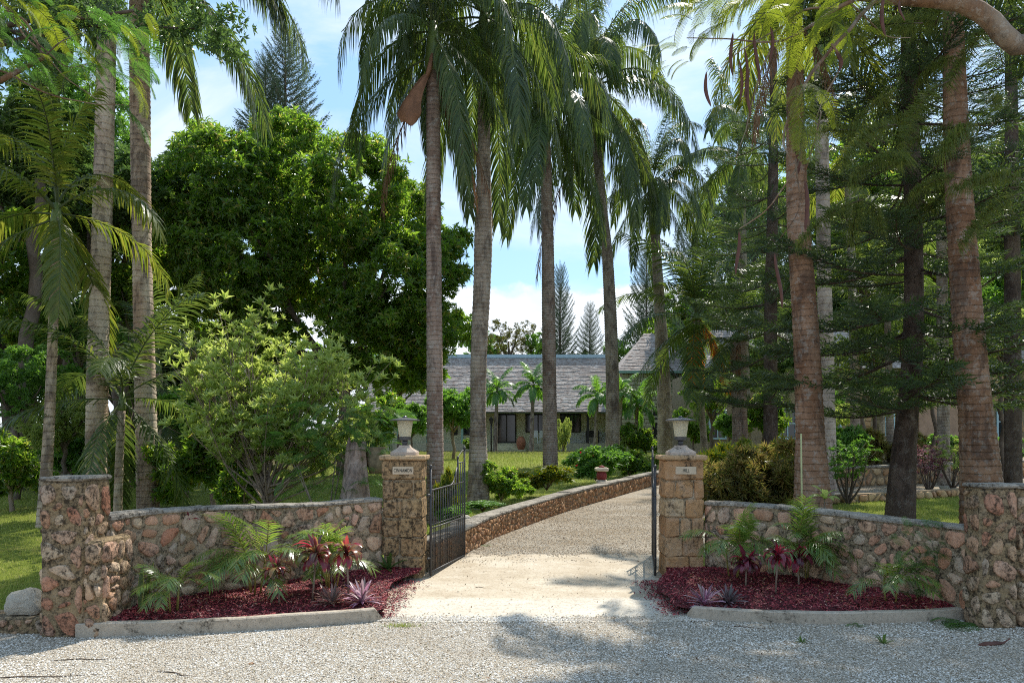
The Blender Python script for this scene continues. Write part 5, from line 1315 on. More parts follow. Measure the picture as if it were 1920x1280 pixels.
# far conical pines: whorls merged in one crown
def cone_crown(name, seed, h, r0, nw, nb, up, mat, dense=1):
    g = random.Random(seed); bm_ = bough('tmp', seed+40, 22, 7, .10, .022, up, .0, .30, 'pine_far'); n = len(bm_.vertices)
    co = np.empty(n*3, np.float32); bm_.vertices.foreach_get('co', co); V = co.reshape(-1,3)
    L = np.empty(len(bm_.loops), np.int32); bm_.loops.foreach_get('vertex_index', L)
    C = np.array([p.loop_total for p in bm_.polygons]); mi = np.array([p.material_index for p in bm_.polygons])
    Ms = []
    for k in range(nw):
        t = k/(nw-1); rr = r0*(1-t)**.8*(.85+.3*g.random())+.12
        for i in range(nb):
            s = rr*g.uniform(.85,1.1); Mx = Matrix.Translation((0,0,h*t)) @ Matrix.Rotation(k*.9+i*2*PI/nb+g.uniform(-.15,.15), 4, 'Z') @ Matrix.Rotation(-.12-.5*t, 4, 'Y') @ Matrix.Diagonal((s, s, s, 1))
            Ms.append(np.array(Mx))
    A, L2, C2, T2 = merge(V, L, C, np.array(Ms), mi)
    return mesh_np(name, A, loops=L2, counts=C2, mats=[M['pine_far'], M['bark_dark']], midx=T2)
CC = [cone_crown('crown', 1, 1, .23, 24, 6, .35, 'pine_far'), cone_crown('crown', 2, 1, .30, 14, 7, .35, 'pine_far')]
def far_pine(label, px, d, pyt, pyb, which=0, wide=1.0):
    x = gx(px, d); z0 = H(x,d); zt, zb = zz(pyt, d), zz(pyb, d); e = thing('cook_pine', label, 'pine tree', (x, d, z0), px, 'distant conical pines')
    m = MB(); m.tube([(0,0,0),(0,0,zt-z0)], [(zt-z0)*.014, .03], 7); obj('trunk', m.me('trunk', M['bark_dark'], True), e)
    h = zt-zb; obj('crown', CC[which], e, (0,0,zb-z0), (0,0,0), (h*wide, h*wide, h))
far_pine('tall feathery pine poking above the huge spreading tree', 535, 46, 66, 330, 0, 1.0)
far_pine('shorter pine left of the tall one above the spreading tree', 498, 47, 120, 350, 0, .85)
far_pine('slim far pine immediately right of the dark middle palm trunk', 1050, 70, 512, 700, 0, .62)
far_pine('small neat conical pine above the villa ridge', 1106, 72, 578, 700, 1, .75)
far_pine('hazy thin pine rising above the stone wing', 1212, 76, 478, 720, 0, .7)
far_pine('hazy pine at the right edge of the sky gap', 1300, 62, 380, 740, 0, .6)
far_pine('dark conical pine far behind the coconut palm', 1385, 50, 230, 780, 1, .6)
# trees behind the house
for px, d, pc, rp, kd, lb in [(955, 74, 640, 50, 'olive', 'olive tree crown showing above the villa roof'), (1012, 74, 655, 34, 'mid', 'bright green treetop above the villa ridge'), (905, 76, 660, 45, 'mid', 'green treetop at the left of the villa ridge'), (1160, 72, 665, 35, 'mid', 'green treetop between the small pine and the stone wing'), (1095, 75, 680, 34, 'dark', 'dark treetop under the small conical pine'), (1340, 58, 620, 110, 'dark2', 'tree behind the stone annexe near the coconut palm'), (1500, 62, 560, 150, 'dark', 'dim tree far behind the broad pine'), (1700, 60, 560, 170, 'mid', 'green tree far behind the leaning pine'), (1880, 56, 560, 170, 'mid', 'green tree far behind the ringed palm'), (1600, 58, 400, 150, 'dark2', 'upper tree mass glimpsed between the right pines'), (1800, 52, 340, 150, 'dark', 'tall dark tree between the ringed palm and the pine'), (1960, 40, 430, 170, 'dark', 'dark tree at the right edge'), (1430, 66, 420, 120, 'dark2', 'tree top behind the broad dark pine'), (1260, 70, 640, 60, 'dark2', 'tree behind the roof of the stone wing')]:
    simple_tree('distant_tree', lb, px, d, pc, rp, kd, group='trees behind the house', rz=px)
for px, d, pc, rp, lb in [(1640, 26, 640, 70, 'pale green sapling in front of the annexe'), (1750, 24, 660, 65, 'pale green sapling right of the leaning pine'), (1880, 22, 620, 80, 'pale green sapling at the right edge'), (1560, 30, 780, 40, 'pale bush before the annexe'), (1620, 28, 500, 80, 'yellow green tree crown between the pines'), (1770, 27, 480, 85, 'yellow green tree crown behind the ringed palm')]:
    simple_tree('sapling', lb, px, d, pc, rp, 'light', group='pale saplings on the right', rz=px)
mkpalm('palm whose fronds fill the gap above the annexe', [(1650,860),(1650,700),(1652,520)], 30, (18,16,14), 'bark_grey', FRC, 14, 1.3, shaft=(.6,.15), seed=41, az0=.3, name='background_palm')
mkpalm('palm with lit fronds left of the broad dark pine', [(1400,860),(1395,600),(1390,330)], 34, (18,16,14), 'bark_grey', FR, 15, 1.5, shaft=(1.2,.2), seed=42, az0=.6, name='background_palm')
mkpalm('palm crown glowing between the reddish trunk and the leaning pine', [(1605,860),(1600,600),(1590,330)], 26, (18,16,14), 'bark_light', FRY, 14, 1.3, shaft=(1.0,.16), seed=43, az0=.9, name='background_palm')
mkpalm('grey palm stem beyond the lawn right of the leaning pine', [(1770,905),(1768,700),(1765,420)], 20.5, (22,20,17), 'bark_grey', FRC, 12, 1.1, shaft=(.5,.15), seed=45, az0=.9, name='background_palm')
mkpalm('grey palm stem in front of the annexe', [(1670,900),(1668,760),(1664,600)], 24, (14,13,12), 'bark_grey', FRC, 12, 1.0, shaft=(.5,.12), seed=46, az0=.9, name='background_palm')
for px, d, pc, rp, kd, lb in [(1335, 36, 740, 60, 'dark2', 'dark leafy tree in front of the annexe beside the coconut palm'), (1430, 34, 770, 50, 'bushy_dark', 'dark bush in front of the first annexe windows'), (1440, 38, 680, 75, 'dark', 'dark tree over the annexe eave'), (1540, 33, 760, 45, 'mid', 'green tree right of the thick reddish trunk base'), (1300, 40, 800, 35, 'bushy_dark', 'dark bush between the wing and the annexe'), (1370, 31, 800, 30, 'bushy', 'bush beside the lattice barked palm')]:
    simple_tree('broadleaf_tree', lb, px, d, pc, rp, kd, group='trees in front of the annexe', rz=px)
# casuarina-like drooping foliage, upper right
def hang_spray(name, seed):
    r = random.Random(seed); m = MB(); m.mi = 1
    ax = [Vector((t, .03*math.sin(t*5), .08*math.sin(t*3)-.10*t*t)) for t in [i/8 for i in range(9)]]
    m.tube(ax, [.008*(1-.7*i/8) for i in range(9)], 4, False); m.mi = 0
    for i in range(330):
        s = .15+.85*r.random(); k = min(7, int(s*8)); b = ax[k].lerp(ax[k+1], s*8-k); d = Vector((r.uniform(.0,.9), r.uniform(-.9,.9), r.uniform(-.3,.6))).normalized(); L = r.uniform(.18,.34); w_ = .0042
        wv = Vector((w_,0,0)) if abs(d.y) > .5 else Vector((0,w_,0)); p1 = b+d*L*.4; p2 = p1+(d*.4+Vector((0,0,-1))).normalized()*L*.6
        m.add([b-wv, b+wv, p1+wv, p1-wv, p2], [(0,1,2,3),(3,2,4)])
    return m.me(name, [M['pine_hang'], M['bark_dark']])
HS = [hang_spray('branch', 1), hang_spray('branch', 2)]
cx = gx(1990, 10.2); e = thing('casuarina_tree', 'casuarina with drooping yellow green needle sprays at the upper right', 'tree', (cx, 10.2, 0))
m = MB(); limb(m, (0,0,-.1), (.2,0,9.5), .17, .08, 5, .05, 10); obj('trunk', m.me('trunk', M['bark_tree'], True), e)
r = random.Random(12)
for i in range(26):
    px = r.uniform(1560, 1930); py = r.uniform(-40, 360) if px > 1640 else r.uniform(120, 400); p = at(px, py, 10.2+r.uniform(-1.0,1.0))-e.location
    obj('branch', HS[i % 2], e, p, (r.gauss(0,.5), r.uniform(-.2,.8), PI+r.gauss(0,1.0)), r.uniform(.7, 1.25))

# ------------------------------------------------------------------ overhanging poinciana branches
def branch_tree(name, label, base, trunk_pts, trunk_r, branches, cat='tree', bark='bark_orange'):
    e = thing(name, label, cat, base); B = Vector(base)
    m = MB(); m.tube(smooth3([Vector(p)-B for p in trunk_pts], 24), [trunk_r[0]+(trunk_r[1]-trunk_r[0])*min(1, i/24) for i in range(len(smooth3(trunk_pts, 24)))], 10); obj('trunk', m.me('trunk', M[bark], True), e)
    for (pts, r0, r1) in branches:
        P = smooth3([Vector(p)-B for p in pts], 6*(len(pts)-1)); n = len(P)-1
        P = [p+Vector((mnoise.noise(p*3)*.03, 0, mnoise.noise(p*3+Vector((9,0,0)))*.03)) for p in P]
        m = MB(); m.tube(P, [r0+(r1-r0)*i/n for i in range(n+1)], 8); obj('limb', m.me('limb', M[bark], True), e)
    return e
d = 7.2
A = lambda px, py, dd=0: at(px, py, d+dd)
tb = (A(2150, 1000)[0], d, 0)
pr_ = branch_tree('poinciana_tree', 'poinciana limb arching in from the upper right with ferny leaves and long brown pods', tb,
    [Vector(tb), A(2140, 500), A(2060, 60), A(1990, 70), A(1905, 85), A(1860, 40), A(1800, 5), A(1700, -5), A(1600, -15), A(1500, -40)], (.12, .045),
    [([A(1650,-8), A(1600,50,-.1), A(1545,110,-.2), A(1490,190,-.3), A(1470,260,-.3), A(1480,300,-.3)], .022, .006),
     ([A(1600,0), A(1550,30), A(1500,60), A(1450,80), A(1380,72), A(1290,72)], .022, .004),
     ([A(1610,-10), A(1570,15), A(1510,20), A(1460,55), A(1400,85), A(1350,130)], .014, .004),
     ([A(1560,80,-.2), A(1580,110,-.2), A(1565,150,-.2), A(1535,210,-.2), A(1500,290,-.2)], .01, .004),
     ([A(1500,260,-.3), A(1494,310,-.3), A(1470,350,-.3), A(1430,400,-.3), A(1385,430,-.3)], .010, .004),
     ([A(1490,300,-.3), A(1497,370,-.3), A(1490,400,-.3), A(1465,450,-.3)], .008, .003),
     ([A(1600,10), A(1630,40), A(1660,65), A(1705,70)], .010, .003),
     ([A(1540,210,-.2), A(1520,285,-.2), A(1508,330,-.2), A(1507,345,-.2)], .008, .003),
     ([A(1450,80,0), A(1420,150,0), A(1400,230,0), A(1380,300,0)], .008, .003)])
r = random.Random(21); B = pr_.location
def pod(px, py, L, w_, dd=-.2, tilt=0):
    p = A(px, py, dd)-B; V = []; Fc = []; n = 12; k = 6
    for i in range(n+1):
        t = i/n; ww = w_*(math.sin(PI*min(1, max(.04, t)))**.45 if 0 < t < 1 else .1)*.5; c = Vector((tilt*t*L+.02*math.sin(t*4+px), 0, -t*L))
        for j in range(k):
            a = 2*PI*j/k; V.append(c+Vector((math.cos(a)*ww, math.sin(a)*ww*.35, 0)))
    for i in range(n):
        for j in range(k): Fc.append((i*k+j, i*k+(j+1)%k, (i+1)*k+(j+1)%k, (i+1)*k+j))
    obj('pod', mesh_np('pod', V, Fc, mats=[M['pod']], smooth=True), pr_, p, (0, 0, r.uniform(-.6,.6)))
for px, py, L, w_, tl in [(1322,135,.34,.035,.15),(1383,432,.42,.04,0),(1456,475,.52,.04,.08),(1508,335,.5,.042,.05),(1494,262,.33,.036,0),(1388,112,.40,.035,0),(1372,60,.42,.04,.03),(1404,130,.45,.035,.02),(1418,60,.5,.035,.02),(1445,50,.35,.03,0),(1570,95,.2,.04,.1),(1655,-10,.4,.04,.05),(1687,0,.2,.03,.2),(1395,90,.5,.03,.05)]: pod(px, py, L, w_, -.2, tl)
for i, (px, py, az, el, s) in enumerate([(1500,150,-1.6,.9,1.0),(1497,215,-1.5,1.0,1.15),(1505,170,-1.7,1.1,.9),(1500,180,PI+.3,.35,.8),(1525,165,.2,.3,.7),(1512,155,-1.2,.7,.8)]):
    obj('compound_leaf', CFY[i % 2], pr_, A(px, py, -.35)-B, (0, el, az), s)
for i in range(64):
    px = r.uniform(1290, 1640); py = r.uniform(-30, 55)+max(0, (1450-px))*.18*r.random(); az = PI+r.gauss(0,.9)
    obj('compound_leaf', CFY[i % 2], pr_, A(px, py, r.uniform(-.4,.5))-B, (r.gauss(0,.3), r.uniform(-.1,.5), az), r.uniform(.5,.85))
for i in range(10):
    px = r.uniform(1215, 1300); py = r.uniform(60, 130)
    obj('compound_leaf', CFY[i % 2], pr_, A(px, py, r.uniform(-.2,.3))-B, (r.gauss(0,.3), r.uniform(-.1,.3), PI+r.gauss(0,.6)), r.uniform(.3,.5))
# upper left: same kind of tree reaching in, ferny leaves
d = 8.0
A2 = lambda px, py, dd=0: at(px, py, d+dd)
tb = (A2(-260, 1000)[0], d, 0)
pl = branch_tree('poinciana_tree', 'poinciana branches with ferny leaves reaching in from the upper left', tb,
    [Vector(tb), A2(-250,500), A2(-160,220), A2(-60,165)], (.16, .07),
    [([A2(-60,165), A2(0,148), A2(45,128), A2(80,110)], .035, .02), ([A2(80,110), A2(60,60), A2(20,20), A2(0,-10)], .014,.01),
     ([A2(-40,120), A2(20,140), A2(80,170), A2(150,190), A2(235,198)], .013, .004), ([A2(0,-10), A2(30,50), A2(75,95), A2(130,150), A2(180,185)], .014, .004),
     ([A2(30,40), A2(90,100), A2(130,125), A2(180,118)], .009, .003), ([A2(80,110), A2(110,80), A2(160,60)], .01,.004), ([A2(235,198), A2(280,205)], .004, .002)])
B = pl.location; r = random.Random(31)
for i in range(86):
    px = r.uniform(-20, 290); py = r.uniform(-20, 130)+r.random()*px*.15; az = r.gauss(0,.8)
    obj('compound_leaf', CF[i % 2] if i % 3 else CFY[0], pl, A2(px, py, r.uniform(-.5,.5))-B, (r.gauss(0,.3), r.uniform(.0,.55), az), r.uniform(.45,.85))
for px, py, s in [(200,165,.7),(215,190,.8),(185,190,.7),(225,200,.8)]: obj('compound_leaf', CF[0], pl, A2(px, py, -.1)-B, (0, .6, .2), s)
# broadleaf branches hanging in along the top left
lb_ = []
for px, py, rp in [(40,30,90),(120,60,70),(170,10,80),(250,20,70),(330,40,55),(380,55,48),(410,85,35),(60,110,50),(300,5,60),(420,40,30)]:
    p = at(px, py, 9.6+random.Random(px).uniform(-.5,.5)); s = rp/F*9.6*.85; lb_.append((p.x, p.y, p.z, s, s, s*.8))
xt = at(-300, 0, 9.6).x; lb2 = [(a-xt, b-9.6, c, s, s2, s3) for a, b, c, s, s2, s3 in lb_]
cm = crown_mesh('crown', lb2, 120, 11, T6, .085, M['broad_dark'], 77, .30, up=-.1)
tree('overhanging_tree', 'dark leaved tree whose boughs hang across the upper left corner', (xt, 9.6, 0), cm, 'bark_tree', [((0,0,-.1),(.2,0,7.2),.2,.12), ((.2,0,6.4), lb2[1][:3], .06,.02), ((.2,0,6.8), lb2[3][:3], .06,.02), ((.2,0,7.0), lb2[5][:3], .05,.01)])
# fronds of a palm whose crown is above the frame, upper left of the near palm

# ------------------------------------------------------------------ planting along the drive
def bush(label, px, d, pb, pt, wpx, kind, name='shrub', cat='shrub', group=None, dz=0, rz=0, bark='bark_shrub', flowers=0):
    x = gx(px, d); z0 = H(x, d)+dz; zt = zz(pt, d); h = (zt-z0); s = wpx/2/F*d
    e = thing(name, label, cat, (x, d, z0), rz, group); obj('foliage', CR[kind], e, (0,0,h*.5), (0,0,0), (s*1.05, s*1.05, h*.62))
    m = MB(); r = random.Random(px)
    for k in range(5): a = k*1.3; m.tube([(0,0,-.05), (math.cos(a)*s*.25, math.sin(a)*s*.25, h*.3), (math.cos(a)*s*.5, math.sin(a)*s*.5, h*.6)], [.018,.014,.008], 5)
    obj('stems', m.me('stems', M[bark], True), e)
    for k in range(flowers):
        v, f = rosette(5, .7, (10,40), seed=k); a = r.uniform(0,6.3)
        obj('flower', mesh_np('flower', v, f, mats=[M['redflower']]), e, (math.cos(a)*s*.9, -abs(math.sin(a))*s*.9, h*r.uniform(.4,1.0)), (R(60),0,a), .05)
    return e
bush('glossy dark shrub at the foot of the bulging palm trunk', 940, 15.6, 945, 872, 80, 'bushy_dark', dz=.2)
bush('low leafy ground plant between the gate end and the bulging palm', 905, 13.6, 985, 940, 75, 'bushy', dz=.25)
bush('variegated croton shrub right of the dark glossy shrub by the drive', 1025, 17.3, 940, 868, 100, 'croton_y', dz=.25)
bush('small dark bush between the variegated croton and the hibiscus', 975, 16.3, 940, 895, 50, 'bushy_dark', dz=.2)
bush('hibiscus bush with red flowers behind the red and cream pedestal', 1120, 20.0, 915, 838, 110, 'bushy', dz=.15, flowers=7)
bush('green bush right of the pedestal at the drive bend', 1180, 23, 895, 840, 80, 'bushy_dark', dz=.1)
bush('bright bush where the drive wall ends at the HILL pillar', 1222, 26, 880, 846, 60, 'light', dz=.1)
bush('upright big leaved plant seen through the bars of the left gate', 838, 12.4, 985, 868, 44, 'croton_y', dz=.2)
bush('low bush at the foot of the nearest royal palm', 850, 12.0, 1000, 950, 60, 'bushy', dz=.2)
bush('pale leaved plant in front of the stone wing', 1165, 46, 850, 800, 40, 'light')
bush('dark plant mass under the dwarf palms at the stone wing', 1200, 46, 850, 800, 70, 'bushy_dark')
bush('dark bed plant left of the verandah steps', 890, 50, 850, 825, 40, 'bushy_dark'); bush('dark bed plant right of the urn', 1040, 52, 848, 825, 36, 'bushy'); bush('leafy lime plant before the far window', 1056, 50, 845, 775, 30, 'light')
# croton hedge and others on the right
for i, (px, d, pb, pt, w_, kd, lb) in enumerate([(1362, 13.4, 962, 862, 150, 'croton', 'left part of the bronze narrow leaved croton hedge behind the right wall'), (1452, 13.8, 960, 850, 170, 'croton', 'taller right part of the bronze croton hedge beside the reddish trunk'), (1345, 17, 900, 822, 80, 'croton_y', 'yellow green croton bush behind the HILL pillar'), (1405, 19, 890, 815, 90, 'croton_y', 'yellow green croton bush behind the bronze hedge'), (1478, 18.5, 890, 810, 60, 'croton_y', 'yellow croton beside the reddish palm trunk'), (1620, 23.5, 880, 815, 90, 'croton', 'reddish dracaena clump above the honey wall'), (1700, 23.5, 880, 822, 70, 'croton', 'bronze clump above the honey wall right of the leaning pine'), (1590, 22.5, 890, 800, 70, 'bushy', 'leafy green bush above the left end of the honey wall'), (1880, 25, 880, 820, 70, 'bushy', 'green bush on the bed at the right edge'), (1770, 25.5, 880, 815, 70, 'bushy', 'bright bush behind the twin little trees')]):
    bush(lb, px, d, pb, pt, w_, kd, 'croton_hedge' if kd == 'croton' else 'shrub', dz=.35 if d > 20 else 0, rz=i)
# little trees on the right lawn
for i, (px, pyb, pyt, w_, mt, lb) in enumerate([(1590, 945, 832, 84, 'mid', 'glossy green little tree right of the reddish trunk'), (1742, 925, 840, 62, 'purple_g', 'thin stemmed little tree with purplish leaves on the right lawn'), (1786, 918, 826, 90, 'light', 'little tree with forked trunk and bright leaves on the right lawn')]):
    p = gnd(px, pyb); hh = zz(pyt, p.y)-p.z; s = w_/2/F*p.y; r = random.Random(i+5); st = []
    for k in range(9):
        a = k*2.4; q = s*math.sqrt((k+.5)/9); st.append(((0,0,0), (math.cos(a)*q, math.sin(a)*q, hh*(1.0-.28*(q/s)**2)*r.uniform(.85,1))))
    tuft_shrub('small_tree', lb, p, st, rosette(9,.34,(5,70),seed=i+20), .085 if i != 1 else .07, M[mt], 'bark_tree', 'small tree', ntw=8, seed=i, bare=.5, r0=.030)
# ------------------------------------------------------------------ plants in the two beds
AF = [frond_mesh('frond', .62, e_, k_, 19, .21, .0145, .30, (M['areca'], M['yellowstem']), 90+i, .12, .22, 1.2, .006, .75, 3) for i, (e_, k_) in enumerate([(82, 50), (68, 75), (52, 95), (34, 85)])]
def areca(label, px, py, h, nf, seed, z=.14, spread=1.0, stems=4, lean=0):
    p = gnd(px, py, z); p.z = z-.02; e = thing('areca_palm', label, 'palm plant', p, 0); r = random.Random(seed); s0 = h/.95
    tops = []
    for k in range(stems):
        a = k*2.2+r.random(); b = Vector((math.cos(a)*.05, math.sin(a)*.05, 0)); t = Vector((math.cos(a)*.10*s0+lean, math.sin(a)*.08, h*r.uniform(.25,.42)))
        m = MB(); m.tube([b, b.lerp(t,.5), t], [.010,.009,.006], 6); obj('cane', m.me('cane', M['yellowstem'], True), e); tops.append(t)
    nf = int(nf*1.35)
    for i in range(nf):
        t = tops[i % stems]; az = r.uniform(0, 6.28); az = az if math.sin(az) < .35 else -az
        obj('frond', AF[min(3, int(r.random()**.8*4))], e, t+Vector((0,0,-.02*r.random())), (r.uniform(-.2,.2), r.uniform(-.2,.2), az), s0*spread*r.uniform(.75,1.1))
areca('lone small areca palm at the left end of the left bed', 322, 1140, .60, 13, 1)
areca('areca palm leaning against the left wall below the purple tuft', 372, 1075, .72, 9, 2, stems=3)
areca('largest areca palm in the middle of the left bed', 478, 1110, .95, 17, 3, stems=5)
areca('areca palm behind the red ti plants in the left bed', 622, 1098, .85, 14, 4, stems=5)
areca('areca palm beside the HILL pillar', 1376, 1083, .88, 15, 5, z=.12, stems=4)
areca('large areca palm in the middle of the right bed', 1510, 1088, .98, 17, 6, z=.12, stems=5)
areca('drooping areca palm at the right of the right bed', 1672, 1126, .70, 11, 7, z=.12, stems=3)
areca('slim areca palm behind the drooping one against the right wall', 1700, 1090, .78, 9, 8, z=.12, stems=3)
def strap(L, w_, lift, curl, n=7, cup=.25, tipw=.1):
    """broad arching strap leaf along +y"""
    V = []; Fc = []; p = Vector((0,0,0)); th = R(lift)
    for i in range(n+1):
        t = i/n; ww = w_*.5*max(.02, (math.sin(PI*min(1, .12+.80*t))**.8 if t < 1 else tipw)); V += [p+Vector((-ww,0,cup*ww)), p.copy(), p+Vector((ww,0,cup*ww))]
        p = p+Vector((0, math.cos(th), math.sin(th)))*(L/n); th -= R(curl)/n*(1+t)
    for i in range(n):
        a = i*3; Fc += [(a,a+1,a+4,a+3),(a+1,a+2,a+5,a+4)]
    return V, Fc
def rosette_plant(name, label, cat, p, leaves, mat, stem=None, seed=0, group=None, stemmat='bark_shrub', leafname='leaf'):
    """leaves: (L, w, lift, curl, count). each leaf its own part, meshes shared"""
    r = random.Random(seed); e = thing(name, label, cat, p, 0, group); h = stem or 0; lx_ = r.uniform(-.04,.04) if stem else 0
    if stem: m = MB(); m.tube([(0,0,-.03),(lx_*.5,0,h*.5),(lx_,0,h)], [.011,.009,.009], 7); obj('stem', m.me('stem', M[stemmat], True), e)
    k = 0
    for (L, w_, lift, curl, cnt) in leaves:
        v, f = strap(L, w_, lift, curl); me = mesh_np(leafname, v, f, mats=[M[mat]], smooth=True)
        for _ in range(cnt):
            k += 1
            me2 = me
            obj(leafname, me2, e, (lx_, 0, h+r.uniform(-.05,.01)*(1 if stem else .2)), (r.uniform(-.12,.12), r.uniform(-.3,.3), k*2.4+r.uniform(-.3,.3)), r.uniform(.8,1.12))
    return e
def ti(label, px, py, stem, s, mat, seed, z=.14, n=(3,5,7,5)):
    s *= .98
    p = gnd(px, py, z); p.z = z
    return rosette_plant('ti_plant', label, 'ti plant', p, [(.22*s,.042*s,82,25,n[0]+1),(.25*s,.055*s,66,85,n[1]+4),(.25*s,.062*s,44,120,n[2]+4),(.22*s,.060*s,8,95,n[3]+3)], mat, stem, seed)
# island-random leaf colours need one island per leaf copy, so tint by object instead
def tintmat(name, cols, trans=.35, rough=.3):
    n = NT(name); oi = n.n("ShaderNodeObjectInfo"); c = n.ramp(oi.outputs['Random'], [(i/(len(cols)-1), c) for i, c in enumerate(cols)])
    st = n.noise(9, 3, .6, vec=n.tc.outputs['Object'], stretch=(9,.6,1)); c = n.mix(n.ramp(st, [(.5,0.0),(.62,.55)]), c, tuple(min(1, x*1.8+.04) for x in cols[1]))
    p = n.pr(c, rough, .6); t = n.n("ShaderNodeBsdfTranslucent"); hs = n.n("ShaderNodeHueSaturation"); hs.inputs['Value'].default_value = 1.9; n.l(c, hs.inputs['Color']); n.l(hs.outputs[0], t.inputs[0])
    m = n.n("ShaderNodeMixShader"); m.inputs[0].default_value = trans; n.l(p, m.inputs[1]); n.l(t.outputs[0], m.inputs[2]); return n.done(m.outputs[0])
M['ti_red'] = tintmat('ti_leaf_red', [(.08,.012,.025), (.11,.14,.04), (.32,.02,.045), (.07,.015,.03), (.12,.02,.035), (.45,.025,.055), (.15,.17,.05), (.10,.018,.03), (.40,.24,.07), (.11,.015,.03), (.36,.02,.05)])
M['ti_dark'] = tintmat('ti_leaf_dark', [(0.075,0.016,0.033), (0.150,0.019,0.039), (0.053,0.023,0.029), (0.420,0.016,0.039), (0.105,0.026,0.039)])
M['rhoeo'] = tintmat('rhoeo_leaf', [(.30,.12,.2), (.46,.28,.36), (.2,.07,.13), (.18,.16,.12), (.5,.36,.42)], .25, .4)
M['rhoeo_or'] = tintmat('rhoeo_leaf_bronze', [(.14,.06,.07), (.34,.17,.13), (.10,.09,.07), (.4,.28,.26)], .25, .4)
M['rhoeo_dk'] = tintmat('rhoeo_leaf_dark', [(.08,.06,.06), (.16,.10,.11), (.06,.06,.05), (.24,.18,.19)], .2, .4)
ti('red and yellow ti plant on a thin cane, leftmost in the left bed', 524, 1125, .30, .82, 'ti_red', 1)
ti('tallest red ti plant in the middle of the left bed', 586, 1120, .42, 1.12, 'ti_red', 2, n=(4,6,8,7))
ti('bright red and orange ti plant nearest the CINNAMON pillar', 654, 1118, .42, .98, 'ti_red', 3, n=(4,5,6,6))
ti('low red leaved ti plant between the tall ones in the left bed', 622, 1090, .22, .9, 'ti_red', 4, n=(2,3,4,5))
ti('crimson ti plant beside the areca next to the HILL pillar', 1398, 1100, .26, .95, 'ti_dark', 5, .12, n=(3,4,6,6))
ti('dark burgundy ti plant on a bare cane in the right bed', 1454, 1112, .37, .85, 'ti_dark', 6, .12, n=(3,3,5,4))
ti('dark ti plant with broad drooping leaves right of the bare caned one', 1498, 1098, .33, .95, 'ti_dark', 7, .12, n=(2,4,6,6))
def rhoeo(label, px, py, s, mat, seed, z=.12):
    p = gnd(px, py, z); p.z = z-.01
    rosette_plant('rhoeo_plant', label, 'plant', p, [(.23*s,.026*s,78,15,10),(.25*s,.028*s,58,25,16),(.25*s,.028*s,36,30,16),(.22*s,.026*s,15,25,10)], mat, None, seed)
rhoeo('bronze and orange spiky rhoeo rosette by the left kerb', 622, 1130, .95, 'rhoeo_or', 1)
rhoeo('bright pink spiky rhoeo rosette near the end of the left kerb', 679, 1126, 1.0, 'rhoeo', 2)
rhoeo('pink spiky rhoeo rosette at the left end of the right bed', 1322, 1132, .92, 'rhoeo', 3, .10)
rhoeo('dark grey purple rhoeo rosette beside the pink one', 1366, 1130, .85, 'rhoeo_dk', 4, .10)
p = gnd(728, 1068, .12); p.z = .12; rosette_plant('agave_plant', 'dark green agave like plant against the CINNAMON pillar', 'plant', p, [(.26,.045,72,12,4),(.26,.05,45,25,6),(.22,.05,20,25,4)], 'broad_dark', None, 8)
# dry bits lying on both mulch beds
g = np.random.default_rng(77); pts = []
for nm, x0, x1 in (('l', -3.3, -1.3), ('r', 1.9, 4.0)):
    for _ in range(330):
        x = g.uniform(x0, x1); f_ = (x-x0)/(x1-x0); f_ = f_ if nm == 'l' else 1-f_
        pts.append((x, 6.62+.35*f_+g.random()*(.9+1.0*f_), .155))
V = np.array([(-1,0,0),(0,-.4,.12),(1,0,.05),(0,.45,.15)]); n = len(pts); Z = np.stack([g.normal(0,.4,n), g.normal(0,.4,n), np.ones(n)], 1)
L_, C_ = flat([(0,1,2),(0,2,3)]); A_, L_, C_, _ = merge(V, L_, C_, frames(np.array(pts), Z, g.uniform(.008, .024, n), g))
obj('bed_litter', mesh_np('bed_litter', A_, loops=L_, counts=C_, mats=[M['dryleaf']]), kind='stuff', label='dry leaf fragments on the mulch beds', category='leaf litter')
# snake plant
p = gnd(262, 1142, .12); p.z = .12; e = thing('snake_plant', 'snake plant with yellow edged upright leaves by the left end pillar', 'plant', p)
for i, (x, L, tl, az) in enumerate([(-.06,.22,48,1.45),(0,.40,86,.1),(.03,.44,80,-.5),(.06,.46,62,-1.35),(.02,.2,75,-1.0)]):
    v, f = strap(L, .042, tl, 8, 6); obj('leaf', mesh_np('leaf', v, f, mats=[M['snake']], smooth=True), e, (x, 0, 0), (0,0,az))
    v2, f2 = strap(L*.99, .056, tl, 8, 6); v2 = [q+Vector((0,.004,-.003)) for q in v2]; lf = obj('leaf_margin', mesh_np('leaf_margin', v2, f2, mats=[M['snake_y']], smooth=True), e, (x, .003, 0), (0,0,az))
# purple tuft on the wall, wall-top plants
p = at(351, 965, 7.6); rosette_plant('bromeliad', 'small purple spiky tuft above the areca against the left wall', 'plant', (p.x+.02, 7.45, .88), [(.13,.022,70,30,7),(.15,.024,35,50,9)], 'ti_dark', None, 9)
bpy.data.objects['bromeliad'].location = (gx(351,7.42), 7.42, .87)
m = MB(); m.tube([(0,0,-.78),(.0,.02,-.4),(0,0,0)], [.009,.008,.006], 6); obj('cane', m.me('cane', M['bark_shrub'], True), bpy.data.objects['bromeliad'])
p = Vector((gx(1545, 9.0), 9.0, 0)); rosette_plant('canna_seedling', 'broad leaved seedling in front of the reddish palm trunk', 'plant', (p.x, 9.0, .0), [(.22,.07,60,50,3),(.2,.07,35,60,4)], 'light', .98, 10)
